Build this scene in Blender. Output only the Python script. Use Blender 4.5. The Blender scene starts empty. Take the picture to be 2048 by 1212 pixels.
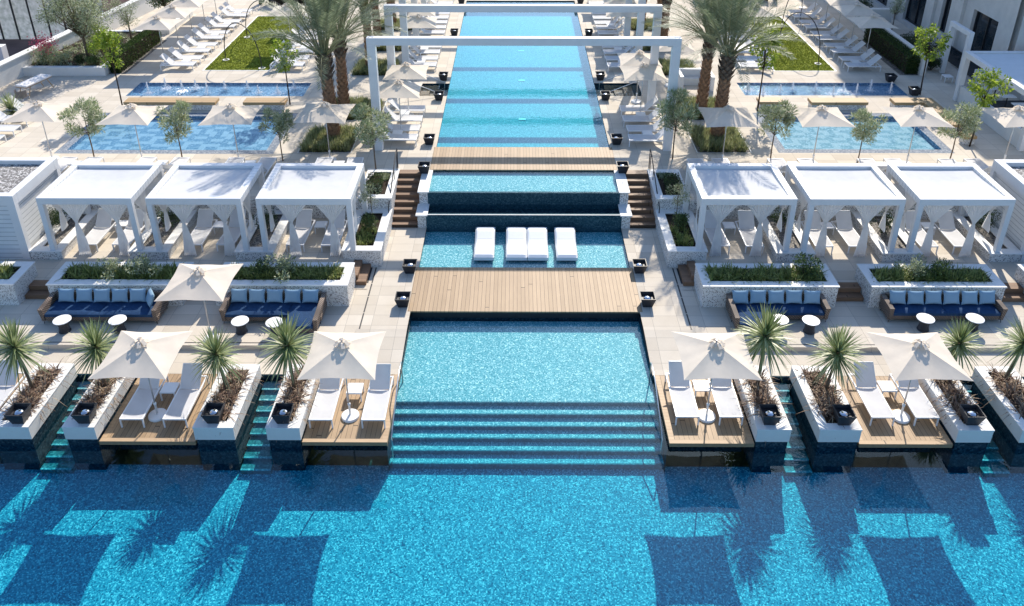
import bpy, math, random
from math import sin, cos, pi, radians, sqrt, atan2
from mathutils import Vector, Matrix, noise
random.seed(7)
S = bpy.context.scene
COL = S.collection
# ---------------------------------------------------------------- camera model (used to turn measured points into world positions)
F_, TH_, PX_, PY_, H_, CX_, YAW_ = 1648.0, radians(26.2), 1024.0, 328.0, 18.0, -.35, radians(.28)
W_ = Vector((-sin(YAW_)*cos(TH_), cos(YAW_)*cos(TH_), -sin(TH_)))
R_ = Vector((cos(YAW_), sin(YAW_), 0)); U_ = R_.cross(W_)
def at(u, v, z=0.0):
    d = W_ + R_*((u-PX_)/F_) + U_*((PY_-v)/F_)
    t = (z-H_)/d.z
    return (CX_+d.x*t, d.y*t)
Z0, ZS, Z1, Z2 = 0.0, .17, .51, 1.4
# ---------------------------------------------------------------- mesh helper
class MB:
    def __init__(s): s.v=[]; s.f=[]; s.sm=False
    def quad(s,a,b,c,d):
        n=len(s.v); s.v+= [a,b,c,d]; s.f.append((n,n+1,n+2,n+3)); return s
    def tri(s,a,b,c):
        n=len(s.v); s.v+=[a,b,c]; s.f.append((n,n+1,n+2)); return s
    def box(s,x0,x1,y0,y1,z0,z1,bev=0):
        if x1<x0: x0,x1=x1,x0
        if y1<y0: y0,y1=y1,y0
        b=min(bev,(x1-x0)*.45,(y1-y0)*.45,(z1-z0)*.45)
        n=len(s.v)
        if b<=0:
            s.v+=[(x0,y0,z0),(x1,y0,z0),(x1,y1,z0),(x0,y1,z0),(x0,y0,z1),(x1,y0,z1),(x1,y1,z1),(x0,y1,z1)]
            s.f+=[tuple(n+i for i in q) for q in ((0,3,2,1),(4,5,6,7),(0,1,5,4),(1,2,6,5),(2,3,7,6),(3,0,4,7))]
            return s
        # chamfered top and vertical edges
        def ring(x0,x1,y0,y1,z,c): return [(x0+c,y0,z),(x1-c,y0,z),(x1,y0+c,z),(x1,y1-c,z),(x1-c,y1,z),(x0+c,y1,z),(x0,y1-c,z),(x0,y0+c,z)]
        s.v+=ring(x0,x1,y0,y1,z0,b)+ring(x0,x1,y0,y1,z1-b,b)+ring(x0+b,x1-b,y0+b,y1-b,z1,b*.4)
        for k in (0,8):
            for i in range(8): j=(i+1)%8; s.f.append((n+k+i,n+k+j,n+k+8+j,n+k+8+i))
        s.f.append(tuple(n+16+i for i in range(8))); s.f.append(tuple(n+7-i for i in range(8)))
        return s
    def tube(s,pts,r,n=8,cap=True):
        pts=[Vector(p) for p in pts]; rs=r if isinstance(r,(list,tuple)) else [r]*len(pts)
        base=len(s.v); prev=None
        for i,p in enumerate(pts):
            t=(pts[min(i+1,len(pts)-1)]-pts[max(i-1,0)]).normalized()
            if prev is None:
                a=Vector((0,0,1)) if abs(t.z)<.9 else Vector((1,0,0)); u=t.cross(a).normalized()
            else: u=(prev-t*prev.dot(t)).normalized()
            prev=u; w=t.cross(u)
            for k in range(n):
                an=2*pi*k/n; q=p+(u*cos(an)+w*sin(an))*rs[i]; s.v.append(tuple(q))
        for i in range(len(pts)-1):
            for k in range(n):
                a=base+i*n+k; b=base+i*n+(k+1)%n; s.f.append((a,b,b+n,a+n))
        if cap:
            s.f.append(tuple(base+n-1-k for k in range(n))); s.f.append(tuple(base+(len(pts)-1)*n+k for k in range(n)))
        return s
    def lathe(s,prof,n=24,cx=0,cy=0):
        base=len(s.v)
        for r,z in prof:
            for k in range(n): a=2*pi*k/n; s.v.append((cx+r*cos(a),cy+r*sin(a),z))
        for i in range(len(prof)-1):
            for k in range(n):
                a=base+i*n+k; b=base+i*n+(k+1)%n; s.f.append((a,b,b+n,a+n))
        s.f.append(tuple(base+n-1-k for k in range(n))); s.f.append(tuple(base+(len(prof)-1)*n+k for k in range(n)))
        return s
    def frustum(s,x,y,z0,z1,a0,a1):  # square, half sizes
        n=len(s.v)
        for z,a in ((z0,a0),(z1,a1)): s.v+=[(x-a,y-a,z),(x+a,y-a,z),(x+a,y+a,z),(x-a,y+a,z)]
        s.f+=[tuple(n+i for i in q) for q in ((0,3,2,1),(4,5,6,7),(0,1,5,4),(1,2,6,5),(2,3,7,6),(3,0,4,7))]; return s
    def grid(s,fn,nu,nv):
        n=len(s.v)
        for j in range(nv+1):
            for i in range(nu+1): s.v.append(tuple(fn(i/nu,j/nv)))
        for j in range(nv):
            for i in range(nu):
                a=n+j*(nu+1)+i; s.f.append((a,a+1,a+nu+2,a+nu+1))
        return s
    def leaf(s,p,d,l,w,up=None):
        d=d.normalized(); u=up if up else Vector((random.gauss(0,1),random.gauss(0,1),random.gauss(0,1)))
        sd=d.cross(u)
        if sd.length<1e-4: sd=Vector((1,0,0))
        sd=sd.normalized()*w*.5; n=len(s.v)
        s.v+=[tuple(p),tuple(p+d*l*.45+sd),tuple(p+d*l),tuple(p+d*l*.45-sd)]; s.f.append((n,n+1,n+2,n+3))
    def build(s,name,mat,parent=None,smooth=False,loc=None,bevel=0):
        me=bpy.data.meshes.new(name); me.from_pydata(s.v,[],s.f); me.update()
        if smooth or s.sm: me.polygons.foreach_set('use_smooth',[True]*len(me.polygons))
        me.materials.append(mat)
        o=bpy.data.objects.new(name,me); COL.objects.link(o)
        if parent: o.parent=parent
        if loc: o.location=loc
        if bevel:
            m=o.modifiers.new('Bevel','BEVEL'); m.width=bevel; m.segments=1; m.limit_method='ANGLE'
        return o
def tag(o,label,cat,group=None,kind=None):
    if label: o['label']=label
    if cat: o['category']=cat
    if group: o['group']=group
    if kind: o['kind']=kind
    return o
def thing(name,label,cat,loc=(0,0,0),rz=0,group=None):
    o=bpy.data.objects.new(name,None); COL.objects.link(o); o.location=loc; o.rotation_euler=(0,0,rz)
    o.empty_display_size=.1
    return tag(o,label,cat,group)
def dup(root,loc,rz=0,label=None,group=None,sc=None):
    r=root.copy(); COL.objects.link(r); r.location=loc; r.rotation_euler=(0,0,rz)
    if sc: r.scale=(sc,sc,sc) if not isinstance(sc,tuple) else sc
    if label: r['label']=label
    if group: r['group']=group
    for ch in list(root.children):
        c=ch.copy(); COL.objects.link(c); c.parent=r
        for g in list(ch.children):
            d=g.copy(); COL.objects.link(d); d.parent=c
    return r
class Proto:
    """first use moves the built thing itself, later uses copy it"""
    def __init__(s,root): s.root=root; s.used=False
    def put(s,loc,rz=0,label=None,group=None,sc=None):
        if s.root.get('category') in ('sun lounger','parasol','side table') and loc[2]>.3:   # nobody lines furniture up to the millimetre
            rz+=random.gauss(0,.022); loc=(loc[0]+random.gauss(0,.02),loc[1]+random.gauss(0,.02),loc[2])
        if not s.used:
            s.used=True; r=s.root; r.location=loc; r.rotation_euler=(0,0,rz)
            if sc: r.scale=(sc,sc,sc) if not isinstance(sc,tuple) else sc
            if label: r['label']=label
            if group: r['group']=group
            return r
        return dup(s.root,loc,rz,label,group,sc)
def struct(name,mb,mat,smooth=False): return tag(mb.build(name,mat,None,smooth),None,None,None,'structure')
ORD=['first','second','third','fourth','fifth','sixth','seventh','eighth','ninth','tenth','eleventh','twelfth','thirteenth']
# ---------------------------------------------------------------- materials
def nm(name):
    m=bpy.data.materials.new(name); m.use_nodes=True; nt=m.node_tree; nt.nodes.clear()
    out=nt.nodes.new('ShaderNodeOutputMaterial'); return m,nt,out
class N:
    def __init__(s,nt): s.nt=nt
    def __call__(s,t,**kw):
        n=s.nt.nodes.new('ShaderNode'+t)
        for k,v in kw.items():
            if k.startswith('i_'):
                key=k[2:].replace('_',' '); n.inputs[key].default_value=v
            else: setattr(n,k,v)
        return n
    def l(s,a,b): s.nt.links.new(a,b)
    def math(s,op,a,b=None,c=None):
        n=s.nt.nodes.new('ShaderNodeMath'); n.operation=op
        for i,x in enumerate((a,b,c)):
            if x is None: continue
            if isinstance(x,(int,float)): n.inputs[i].default_value=x
            else: s.l(x,n.inputs[i])
        return n.outputs[0]
    def mix(s,f,a,b,mode='MIX'):
        n=s.nt.nodes.new('ShaderNodeMix'); n.data_type='RGBA'; n.blend_type=mode
        for sk,x in ((n.inputs[0],f),(n.inputs[6],a),(n.inputs[7],b)):
            if isinstance(x,(int,float)): sk.default_value=x
            elif isinstance(x,tuple): sk.default_value=x if len(x)==4 else x+(1,)
            else: s.l(x,sk)
        return n.outputs[2]
    def ramp(s,f,stops,interp='LINEAR'):
        n=s.nt.nodes.new('ShaderNodeValToRGB'); n.color_ramp.interpolation=interp
        el=n.color_ramp.elements
        while len(el)<len(stops): el.new(.5)
        for e,(p,c) in zip(el,stops): e.position=p; e.color=c if len(c)==4 else c+(1,)
        s.l(f,n.inputs[0]); return n.outputs[0]
    def obj(s): return s('TexCoord').outputs['Object']
    def pos(s): return s('NewGeometry').outputs['Position']
    def noise(s,vec,scale,det=3,rough=.5):
        n=s('TexNoise'); n.inputs['Scale'].default_value=scale; n.inputs['Detail'].default_value=det; n.inputs['Roughness'].default_value=rough
        s.l(vec,n.inputs['Vector']); return n.outputs['Fac']
def pbsdf(nt,out,n,col,rough=.5,metal=0,bump=None,bs=.1,bd=.01,spec=.5,sheen=0):
    b=n('BsdfPrincipled'); b.inputs['Roughness'].default_value=rough; b.inputs['Metallic'].default_value=metal
    b.inputs['Specular IOR Level'].default_value=spec
    if isinstance(col,tuple): b.inputs['Base Color'].default_value=col+(1,)
    else: n.l(col,b.inputs['Base Color'])
    if bump is not None:
        bn=n('Bump'); bn.inputs['Strength'].default_value=bs; bn.inputs['Distance'].default_value=bd
        n.l(bump,bn.inputs['Height']); n.l(bn.outputs[0],b.inputs['Normal'])
    n.l(b.outputs[0],out.inputs['Surface']); return b
def simple(name,col,rough=.5,metal=0,var=.08,scale=6,bs=.15,spec=.5,bscale=None):
    m,nt,out=nm(name); n=N(nt); o=n.obj()
    f=n.noise(o,scale,4,.6)
    lo=tuple(c*(1-var) for c in col); hi=tuple(min(1,c*(1+var)) for c in col)
    c=n.ramp(f,[(.3,lo),(.7,hi)])
    g=n.noise(o,bscale or scale*12,2)
    pbsdf(nt,out,n,c,rough,metal,g,bs,.01,spec); return m
M={}
M['white']=simple('white_paint',(.74,.74,.74),.45,0,.04,1.5,.05)
M['wmetal']=simple('white_metal',(.80,.80,.80),.35,0,.03,3,.02)
M['render']=simple('white_render',(.74,.72,.68),.8,0,.06,1.2,.3,bscale=40)
M['cap']=simple('white_stone_cap',(.78,.77,.74),.6,0,.05,3,.08)
M['plaster']=simple('grey_plaster',(.55,.53,.5),.8,0,.1,1.5,.3)
M['dark']=simple('black_metal',(.015,.016,.02),.42,0,.3,5,.2)
M['darkbox']=simple('dark_lantern_panel',(.018,.019,.024),.5,0,.3,8,.2)
M['chrome']=simple('polished_steel',(.75,.76,.78),.12,1,.03,3,.02)
M['steel']=simple('brushed_steel',(.6,.61,.62),.3,1,.05,10,.05)
M['pole']=simple('aluminium_pole',(.52,.52,.52),.35,.7,.05,10,.05)
M['navy']=simple('navy_cushion',(.018,.055,.13),.85,0,.2,9,.4,.2)
M['soil']=simple('dark_soil',(.05,.038,.028),.95,0,.4,14,.8,.1)
M['bark']=simple('grey_bark',(.16,.12,.085),.9,0,.3,14,.8,.1)
M['darkbark']=simple('dark_bark',(.055,.04,.03),.9,0,.3,14,.8,.1)
M['pole_wood']=simple('stake_wood',(.35,.24,.14),.8,0,.2,14,.3)
M['tabletop']=simple('white_tabletop',(.86,.86,.86),.3,0,.02,3,.02)
M['mesh_dark']=simple('dark_rope_base',(.06,.065,.08),.7,0,.4,60,.6)
M['daybed']=simple('white_foam_cover',(.85,.85,.84),.6,0,.02,2,.1)
M['asphalt']=simple('asphalt',(.055,.05,.05),.9,0,.3,5,.5)
M['glass']=simple('window_glass',(.02,.03,.04),.06,0,.2,2,.0)
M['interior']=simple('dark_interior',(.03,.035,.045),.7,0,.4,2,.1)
M['stucco']=simple('beige_stucco',(.62,.59,.55),.85,0,.08,1.5,.4,bscale=30)
M['massage']=simple('quilted_cover',(.74,.72,.7),.8,0,.15,7,.6)
M['rope_grey']=simple('grey_rope_weave',(.18,.16,.15),.8,0,.25,40,.6)
M['brick_red']=simple('terracotta',(.3,.12,.07),.8,0,.2,6,.3)
M['drain']=simple('drain_slot',(.02,.02,.025),.6,0,.2,6,.1)
def m_paving():
    m,nt,out=nm('stone_paving'); n=N(nt); p=n.pos()
    b=n('TexBrick',offset=0.0,squash=1.0); n.l(p,b.inputs['Vector'])
    b.inputs['Scale'].default_value=1; b.inputs['Brick Width'].default_value=.9; b.inputs['Row Height'].default_value=.6
    b.inputs['Mortar Size'].default_value=.006; b.inputs['Mortar Smooth'].default_value=.3
    b.inputs['Color1'].default_value=(.595,.53,.44,1); b.inputs['Color2'].default_value=(.695,.63,.535,1); b.inputs['Mortar'].default_value=(.33,.3,.26,1)
    f=n.noise(p,1.1,6,.65); c=n.mix(.28,b.outputs['Color'],n.ramp(f,[(.3,(.72,.70,.66)),(.7,(1.0,1.0,.99))]),'MULTIPLY')
    g=n.noise(p,.25,3); c=n.mix(.35,c,n.ramp(g,[(.35,(.84,.82,.8)),(.62,(1,1,1))]),'MULTIPLY')
    r=n.noise(p,24,3); c=n.mix(.18,c,n.ramp(r,[(.3,(.78,.77,.75)),(.7,(1,1,1))]),'MULTIPLY')
    h=n.math('ADD',n.math('MULTIPLY',b.outputs['Fac'],-1.0),n.math('MULTIPLY',r,.2))
    pbsdf(nt,out,n,c,.85,0,h,.3,.006,.25); return m
M['paving']=m_paving()
def m_boards(name,c1,c2,axis=0,w=.14,gap=.035,rough=.6,coord='pos',dirt=.3):
    m,nt,out=nm(name); n=N(nt); p=n.pos() if coord=='pos' else n.obj()
    sx=n('SeparateXYZ'); n.l(p,sx.inputs[0]); a=sx.outputs[axis]; b=sx.outputs[1-axis]
    q=n.math('DIVIDE',a,w); fl=n.math('FLOOR',q); fr=n.math('FRACT',q)
    wn=n('TexWhiteNoise',noise_dimensions='1D'); n.l(fl,wn.inputs['W'])
    # butt joints along the board
    bj=n.math('ADD',n.math('DIVIDE',b,14.0),wn.outputs['Value']); bf=n.math('FRACT',bj); bfl=n.math('FLOOR',bj)
    w2=n('TexWhiteNoise',noise_dimensions='2D'); cv=n('CombineXYZ'); n.l(fl,cv.inputs[0]); n.l(bfl,cv.inputs[1]); n.l(cv.outputs[0],w2.inputs['Vector'])
    c=n.mix(w2.outputs['Value'],c1,c2)
    mp=n('Mapping'); sc=[2.0,2.0,2.0]; sc[axis]=45.0; mp.inputs['Scale'].default_value=sc; n.l(p,mp.inputs[0])
    gr=n.noise(mp.outputs[0],1,4,.6); c=n.mix(.5,c,n.ramp(gr,[(.3,(.7,.68,.66)),(.7,(1,1,1))]),'MULTIPLY')
    dn=n.noise(p,.9,3); c=n.mix(dirt,c,n.ramp(dn,[(.35,(.75,.73,.72)),(.65,(1,1,1))]),'MULTIPLY')
    g1=n.math('LESS_THAN',fr,gap); g2=n.math('LESS_THAN',bf,.0025); g=n.math('MAXIMUM',g1,g2)
    c=n.mix(g,c,tuple(x*.22 for x in c1))
    h=n.math('MULTIPLY',g,-1)
    pbsdf(nt,out,n,c,rough,0,h,.5,.01); return m
M['deck']=m_boards('light_timber_deck',(.37,.25,.14),(.46,.32,.19),0,.145,.08)
M['deckx']=m_boards('timber_border',(.46,.32,.19),(.55,.39,.24),1,.14,.03)
M['deckside']=simple('timber_fascia',(.30,.20,.11),.6,0,.15,9,.3)
M['stairwood']=m_boards('dark_stair_timber',(.20,.115,.065),(.27,.155,.09),1,.14,.04)
M['benchwood']=m_boards('bench_timber',(.46,.30,.14),(.54,.37,.19),1,.09,.06)
M['cladding']=m_boards('white_cladding',(.70,.71,.72),(.74,.75,.75),1,100,.0,.5,dirt=.1)
def m_terrazzo():
    m,nt,out=nm('pebble_aggregate'); n=N(nt); p=n.pos()
    v=n('TexVoronoi',feature='F1'); v.inputs['Scale'].default_value=24; n.l(p,v.inputs['Vector'])
    peb=n.math('LESS_THAN',v.outputs['Distance'],.44)
    sp=n('SeparateColor'); n.l(v.outputs['Color'],sp.inputs[0]); pick=n.math('GREATER_THAN',sp.outputs[0],.42)
    pc=n.ramp(sp.outputs[1],[(0,(.05,.05,.055)),(.35,(.14,.12,.11)),(.6,(.28,.23,.19)),(.9,(.42,.4,.38))])
    f=n.noise(p,2,3); base=n.ramp(f,[(.3,(.66,.65,.62)),(.7,(.75,.74,.72))])
    c=n.mix(n.math('MULTIPLY',peb,pick),base,pc)
    pbsdf(nt,out,n,c,.55,0,v.outputs['Distance'],-.2,.004); return m
M['pebble']=m_terrazzo()
def m_gravel(name,cols,scale):
    m,nt,out=nm(name); n=N(nt); p=n.pos()
    v=n('TexVoronoi',feature='F1'); v.inputs['Scale'].default_value=scale; n.l(p,v.inputs['Vector'])
    sp=n('SeparateColor'); n.l(v.outputs['Color'],sp.inputs[0])
    c=n.ramp(sp.outputs[0],[(i/(len(cols)-1),k) for i,k in enumerate(cols)],'CONSTANT' if len(cols)>3 else 'LINEAR')
    e=n('TexVoronoi',feature='DISTANCE_TO_EDGE'); e.inputs['Scale'].default_value=scale; n.l(p,e.inputs['Vector'])
    c=n.mix(n.math('LESS_THAN',e.outputs['Distance'],.06),c,(.05,.05,.055))
    pbsdf(nt,out,n,c,.8,0,v.outputs['Distance'],-.8,.03); return m
M['gravel']=m_gravel('roof_gravel',[(.16,.15,.14),(.42,.40,.38),(.26,.24,.22),(.6,.58,.55),(.36,.34,.32)],13)
M['gravel2']=m_gravel('bed_gravel',[(.10,.09,.08),(.34,.31,.27),(.2,.18,.15),(.48,.45,.4)],20)
def m_mosaic(name,lo,mid,hi,size=.05,amp=1.0,patt=False,patc=None):
    """square glass mosaic with random tile tints"""
    m,nt,out=nm(name); n=N(nt); p=n.pos()
    def cell(sz,seed):
        wv=n('TexNoise'); wv.inputs['Scale'].default_value=6; wv.inputs['Detail'].default_value=2; n.l(p,wv.inputs['Vector'])
        va=n('VectorMath',operation='MULTIPLY_ADD'); n.l(wv.outputs['Color'],va.inputs[0]); va.inputs[1].default_value=(.05,.05,0); n.l(p,va.inputs[2])
        mp=n('Mapping'); mp.inputs['Scale'].default_value=(1/sz,1/sz,1/sz); mp.inputs['Location'].default_value=(seed,seed*2,seed*.7); n.l(va.outputs[0],mp.inputs[0])
        fl=n('VectorMath',operation='FLOOR'); n.l(mp.outputs[0],fl.inputs[0])
        w=n('TexWhiteNoise',noise_dimensions='3D'); n.l(fl.outputs[0],w.inputs['Vector']); return w.outputs['Value']
    a=cell(size,0.0); b=cell(size*1.37,.37)
    f=n.math('ADD',n.math('MULTIPLY',a,.58),n.math('MULTIPLY',b,.42))
    # random cell values spread the tile tints from low through mid to high
    c=n.ramp(f,[(.14,lo),(.42,mid),(.6,mid),(.88,hi)])
    if patt:
        sx=n('SeparateXYZ'); n.l(p,sx.inputs[0])
        gx=n.math('FLOOR',n.math('DIVIDE',sx.outputs[0],.30)); gy=n.math('FLOOR',n.math('DIVIDE',sx.outputs[1],.30))
        t=n.math('ADD',n.math('MULTIPLY',gx,1.0),n.math('MULTIPLY',gy,3.0))
        k=n.math('FLOORED_MODULO',t,7.0) if False else n.math('MODULO',n.math('ADD',t,700),7.0)
        s1=n.math('LESS_THAN',k,1.5)
        t2=n.math('MODULO',n.math('ADD',n.math('ADD',gy,n.math('MULTIPLY',gx,2.0)),700),5.0); s2=n.math('LESS_THAN',t2,.5)
        s=n.math('MAXIMUM',n.math('MULTIPLY',s1,1),n.math('MULTIPLY',s2,1))
        c=n.mix(n.math('MULTIPLY',s,.85),c,n.mix(a,patc,tuple(min(1,x*1.25) for x in patc)))
    g=n.noise(p,.45,3); c=n.mix(.3,c,n.ramp(g,[(.35,(.80,.85,.9)),(.65,(1,1,1))]),'MULTIPLY')
    pbsdf(nt,out,n,c,.6,0,None,spec=.03); return m
M['tile_deep']=m_mosaic('pool_mosaic_deep',(.012,.13,.22),(.075,.34,.45),(.56,.80,.84),.032)
M['tile_mid']=m_mosaic('pool_mosaic',(.05,.24,.30),(.15,.42,.48),(.60,.80,.80),.032)
M['tile_up']=m_mosaic('pool_mosaic_upper',(.13,.32,.37),(.22,.42,.49),(.46,.66,.70),.045)
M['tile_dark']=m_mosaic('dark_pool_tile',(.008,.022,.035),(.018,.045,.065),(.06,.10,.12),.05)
M['tile_wall']=m_mosaic('weir_tile',(.018,.055,.075),(.035,.085,.11),(.075,.145,.17),.045)
M['tile_pat']=m_mosaic('patterned_mosaic',(.07,.18,.29),(.12,.26,.39),(.24,.40,.52),.05,patt=True,patc=(.23,.38,.49))
M['tile_patg']=m_mosaic('green_patterned_mosaic',(.11,.27,.35),(.18,.36,.45),(.42,.60,.70),.05,patt=True,patc=(.30,.45,.52))
M['tile_teal']=m_mosaic('teal_mosaic',(.03,.12,.15),(.06,.19,.22),(.16,.34,.36),.05)
M['tile_blue']=m_mosaic('blue_mosaic',(.07,.17,.29),(.14,.27,.42),(.42,.56,.68),.05)
M['tile_edge']=m_mosaic('edge_mosaic',(.16,.19,.24),(.24,.27,.31),(.42,.44,.46),.05)
M['step_edge']=m_mosaic('step_nosing',(.02,.12,.17),(.04,.17,.23),(.10,.3,.36),.05)
def m_water(name,scale,strength,rough=.01,absorb=True,tint=(1,1,1),mul=1.0,sc2=None):
    m,nt,out=nm(name); n=N(nt); p=n.pos()
    a=n.noise(p,scale,3,.55); b=n.noise(p,sc2 or scale*.22,2,.5)
    h=n.math('ADD',a,n.math('MULTIPLY',b,1.6))
    bn=n('Bump'); bn.inputs['Strength'].default_value=strength; bn.inputs['Distance'].default_value=.02; n.l(h,bn.inputs['Height'])
    g=n('NewGeometry'); dt=n('VectorMath',operation='DOT_PRODUCT'); n.l(bn.outputs[0],dt.inputs[0]); n.l(g.outputs['Incoming'],dt.inputs[1])
    ca=n.math('MINIMUM',n.math('ABSOLUTE',dt.outputs['Value']),1.0)
    fres=n.math('ADD',n.math('MULTIPLY',n.math('POWER',n.math('SUBTRACT',1.0,ca),5.0),.98),.02)
    tr=n('BsdfTransparent'); tr.inputs['Color'].default_value=tint+(1,)
    gl=n('BsdfGlossy'); gl.inputs['Color'].default_value=(.80,.97,1.0,1); gl.inputs['Roughness'].default_value=rough; n.l(bn.outputs[0],gl.inputs['Normal'])
    mx=n('MixShader'); n.l(n.math('MULTIPLY',fres,mul),mx.inputs[0]); n.l(tr.outputs[0],mx.inputs[1]); n.l(gl.outputs[0],mx.inputs[2])
    n.l(mx.outputs[0],out.inputs['Surface'])
    if absorb:
        v=n('VolumeAbsorption'); v.inputs['Color'].default_value=(.04,.87,.935,1); v.inputs['Density'].default_value=absorb; n.l(v.outputs[0],out.inputs['Volume'])
    return m
M['water']=m_water('pool_water',3.2,.04,.004,.80,mul=1.55,sc2=1.1)
M['water_up']=m_water('upper_pool_water',6,.07,.01,.6,mul=1.6,sc2=2.5)
M['water_day']=m_water('daybed_pool_water',6,.06,.01,.6,mul=1.2,sc2=2.5)
M['water_sh']=m_water('shallow_water',7,.15,.02,0.0,(.90,.96,.98))
M['water_fo']=m_water('fountain_water',16,1.0,.03,0.0,(.9,.96,.99),sc2=5)
def m_fabric(name,c,trans,rough=.8,weave=260,var=.05):
    m,nt,out=nm(name); n=N(nt); o=n.obj()
    f=n.noise(o,2.5,3); col=n.ramp(f,[(.3,tuple(x*(1-var) for x in c)),(.7,tuple(min(1,x*(1+var)) for x in c))])
    b=n('BsdfPrincipled'); b.inputs['Roughness'].default_value=rough; b.inputs['Specular IOR Level'].default_value=.2; n.l(col,b.inputs['Base Color'])
    w=n.noise(o,6,3); bn=n('Bump'); bn.inputs['Strength'].default_value=.12; bn.inputs['Distance'].default_value=.03; n.l(w,bn.inputs['Height']); n.l(bn.outputs[0],b.inputs['Normal'])
    t=n('BsdfTranslucent'); n.l(col,t.inputs['Color'])
    mx=n('MixShader'); mx.inputs[0].default_value=trans; n.l(b.outputs[0],mx.inputs[1]); n.l(t.outputs[0],mx.inputs[2]); n.l(mx.outputs[0],out.inputs['Surface']); return m
M['canopy']=m_fabric('canopy_fabric',(.80,.705,.59),.24)
M['sling']=m_fabric('white_sling',(.70,.70,.71),.18)
M['curtain']=m_fabric('white_curtain',(.90,.90,.90),.5)
M['roofcloth']=m_fabric('white_roof_cloth',(.66,.665,.67),.15,var=.04)
M['pillow']=m_fabric('light_blue_pillow',(.25,.385,.50),.0)
def m_leaf(name,cols,rough=.45,trans=.3):
    m,nt,out=nm(name); n=N(nt); g=n('NewGeometry')
    c=n.ramp(g.outputs['Random Per Island'],[(i/(len(cols)-1),k) for i,k in enumerate(cols)])
    b=n('BsdfPrincipled'); b.inputs['Roughness'].default_value=rough; b.inputs['Specular IOR Level'].default_value=.4; n.l(c,b.inputs['Base Color'])
    t=n('BsdfTranslucent'); n.l(n.mix(.5,c,(.5,.7,.15),'MULTIPLY') if False else c,t.inputs['Color'])
    mx=n('MixShader'); mx.inputs[0].default_value=trans; n.l(b.outputs[0],mx.inputs[1]); n.l(t.outputs[0],mx.inputs[2]); n.l(mx.outputs[0],out.inputs['Surface']); return m
M['lf_olive']=m_leaf('olive_leaves',[(.14,.18,.09),(.31,.36,.19),(.56,.58,.40),(.20,.25,.11)],trans=.4)
M['lf_oleander']=m_leaf('oleander_leaves',[(.13,.19,.08),(.32,.38,.19),(.60,.60,.40),(.20,.27,.11),(.72,.70,.50)])
M['lf_yellow']=m_leaf('yellow_green_leaves',[(.10,.17,.02),(.22,.32,.03),(.42,.50,.06),(.16,.25,.03)],trans=.45)
M['lf_shrub']=m_leaf('shrub_leaves',[(.035,.06,.02),(.07,.12,.035),(.14,.20,.06)])
M['lf_dark']=m_leaf('dark_shrub_leaves',[(.02,.04,.015),(.04,.07,.022),(.08,.12,.04)])
M['lf_grass']=m_leaf('grass_blades',[(.08,.11,.03),(.20,.25,.06),(.42,.44,.14),(.12,.17,.04)])
M['lf_dead']=m_leaf('dry_bronze_blades',[(.12,.07,.05),(.26,.16,.11),(.50,.38,.26),(.08,.045,.04)],.7,.15)
M['lf_palm']=m_leaf('date_palm_leaflets',[(.10,.14,.075),(.19,.235,.13),(.36,.39,.26),(.14,.19,.10)],trans=.4)
M['lf_cord']=m_leaf('cordyline_leaves',[(.13,.18,.06),(.26,.32,.14),(.48,.50,.27),(.18,.25,.09)],.4,.3)
M['lf_ros']=m_leaf('rosemary_leaves',[(.13,.17,.07),(.27,.31,.12),(.46,.48,.24),(.36,.33,.20)],trans=.4)
M['fl_red']=m_leaf('pink_blossom',[(.5,.04,.10),(.7,.10,.18),(.55,.06,.14)])
M['hedge']=m_leaf('hedge_leaves',[(.025,.05,.015),(.05,.09,.025),(.10,.15,.04)])
def m_lawn():
    m,nt,out=nm('mown_lawn'); n=N(nt); p=n.pos()
    f=n.noise(p,60,4,.7); g=n.noise(p,1.2,4,.6)
    c=n.ramp(f,[(.25,(.15,.19,.02)),(.5,(.26,.305,.035)),(.8,(.34,.375,.055))])
    c=n.mix(.3,c,n.ramp(g,[(.3,(.70,.74,.6)),(.65,(1,1,1))]),'MULTIPLY')
    pbsdf(nt,out,n,c,.9,0,f,.9,.04,.1); return m
M['lawn']=m_lawn()
def m_rattan():
    m,nt,out=nm('brown_rattan'); n=N(nt); o=n.obj()
    w=n('TexWave',wave_type='BANDS',bands_direction='Z'); w.inputs['Scale'].default_value=9; w.inputs['Distortion'].default_value=0; n.l(o,w.inputs['Vector'])
    w2=n('TexWave',wave_type='BANDS',bands_direction='DIAGONAL'); w2.inputs['Scale'].default_value=7; n.l(o,w2.inputs['Vector'])
    f=n.math('MULTIPLY',w.outputs['Fac'],w2.outputs['Fac'])
    c=n.ramp(f,[(.0,(.07,.05,.04)),(.5,(.22,.165,.13)),(1,(.36,.28,.22))])
    pbsdf(nt,out,n,c,.7,0,f,.8,.01); return m
M['rattan']=m_rattan()
def m_siding():
    m,nt,out=nm('white_louvre_siding'); n=N(nt); p=n.pos(); sx=n('SeparateXYZ'); n.l(p,sx.inputs[0])
    fr=n.math('FRACT',n.math('DIVIDE',sx.outputs[2],.19)); g=n.math('LESS_THAN',fr,.1)
    f=n.noise(p,3,3); c=n.mix(n.math('MULTIPLY',g,.8),n.ramp(f,[(.3,(.70,.71,.72)),(.7,(.76,.77,.77))]),(.22,.24,.26))
    pbsdf(nt,out,n,c,.5,0,n.math('MULTIPLY',g,-1),.6,.02); return m
M['siding']=m_siding()
def m_greenhouse():
    m,nt,out=nm('green_shade_netting'); n=N(nt); p=n.pos()
    mp=n('Mapping'); mp.inputs['Scale'].default_value=(.5,.5,2.2); n.l(p,mp.inputs[0])
    f=n.noise(mp.outputs[0],1.6,5,.6); c=n.ramp(f,[(.3,(.16,.24,.21)),(.55,(.30,.38,.34)),(.75,(.52,.58,.52))])
    pbsdf(nt,out,n,c,.5,0,f,.3,.05); return m
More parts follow.
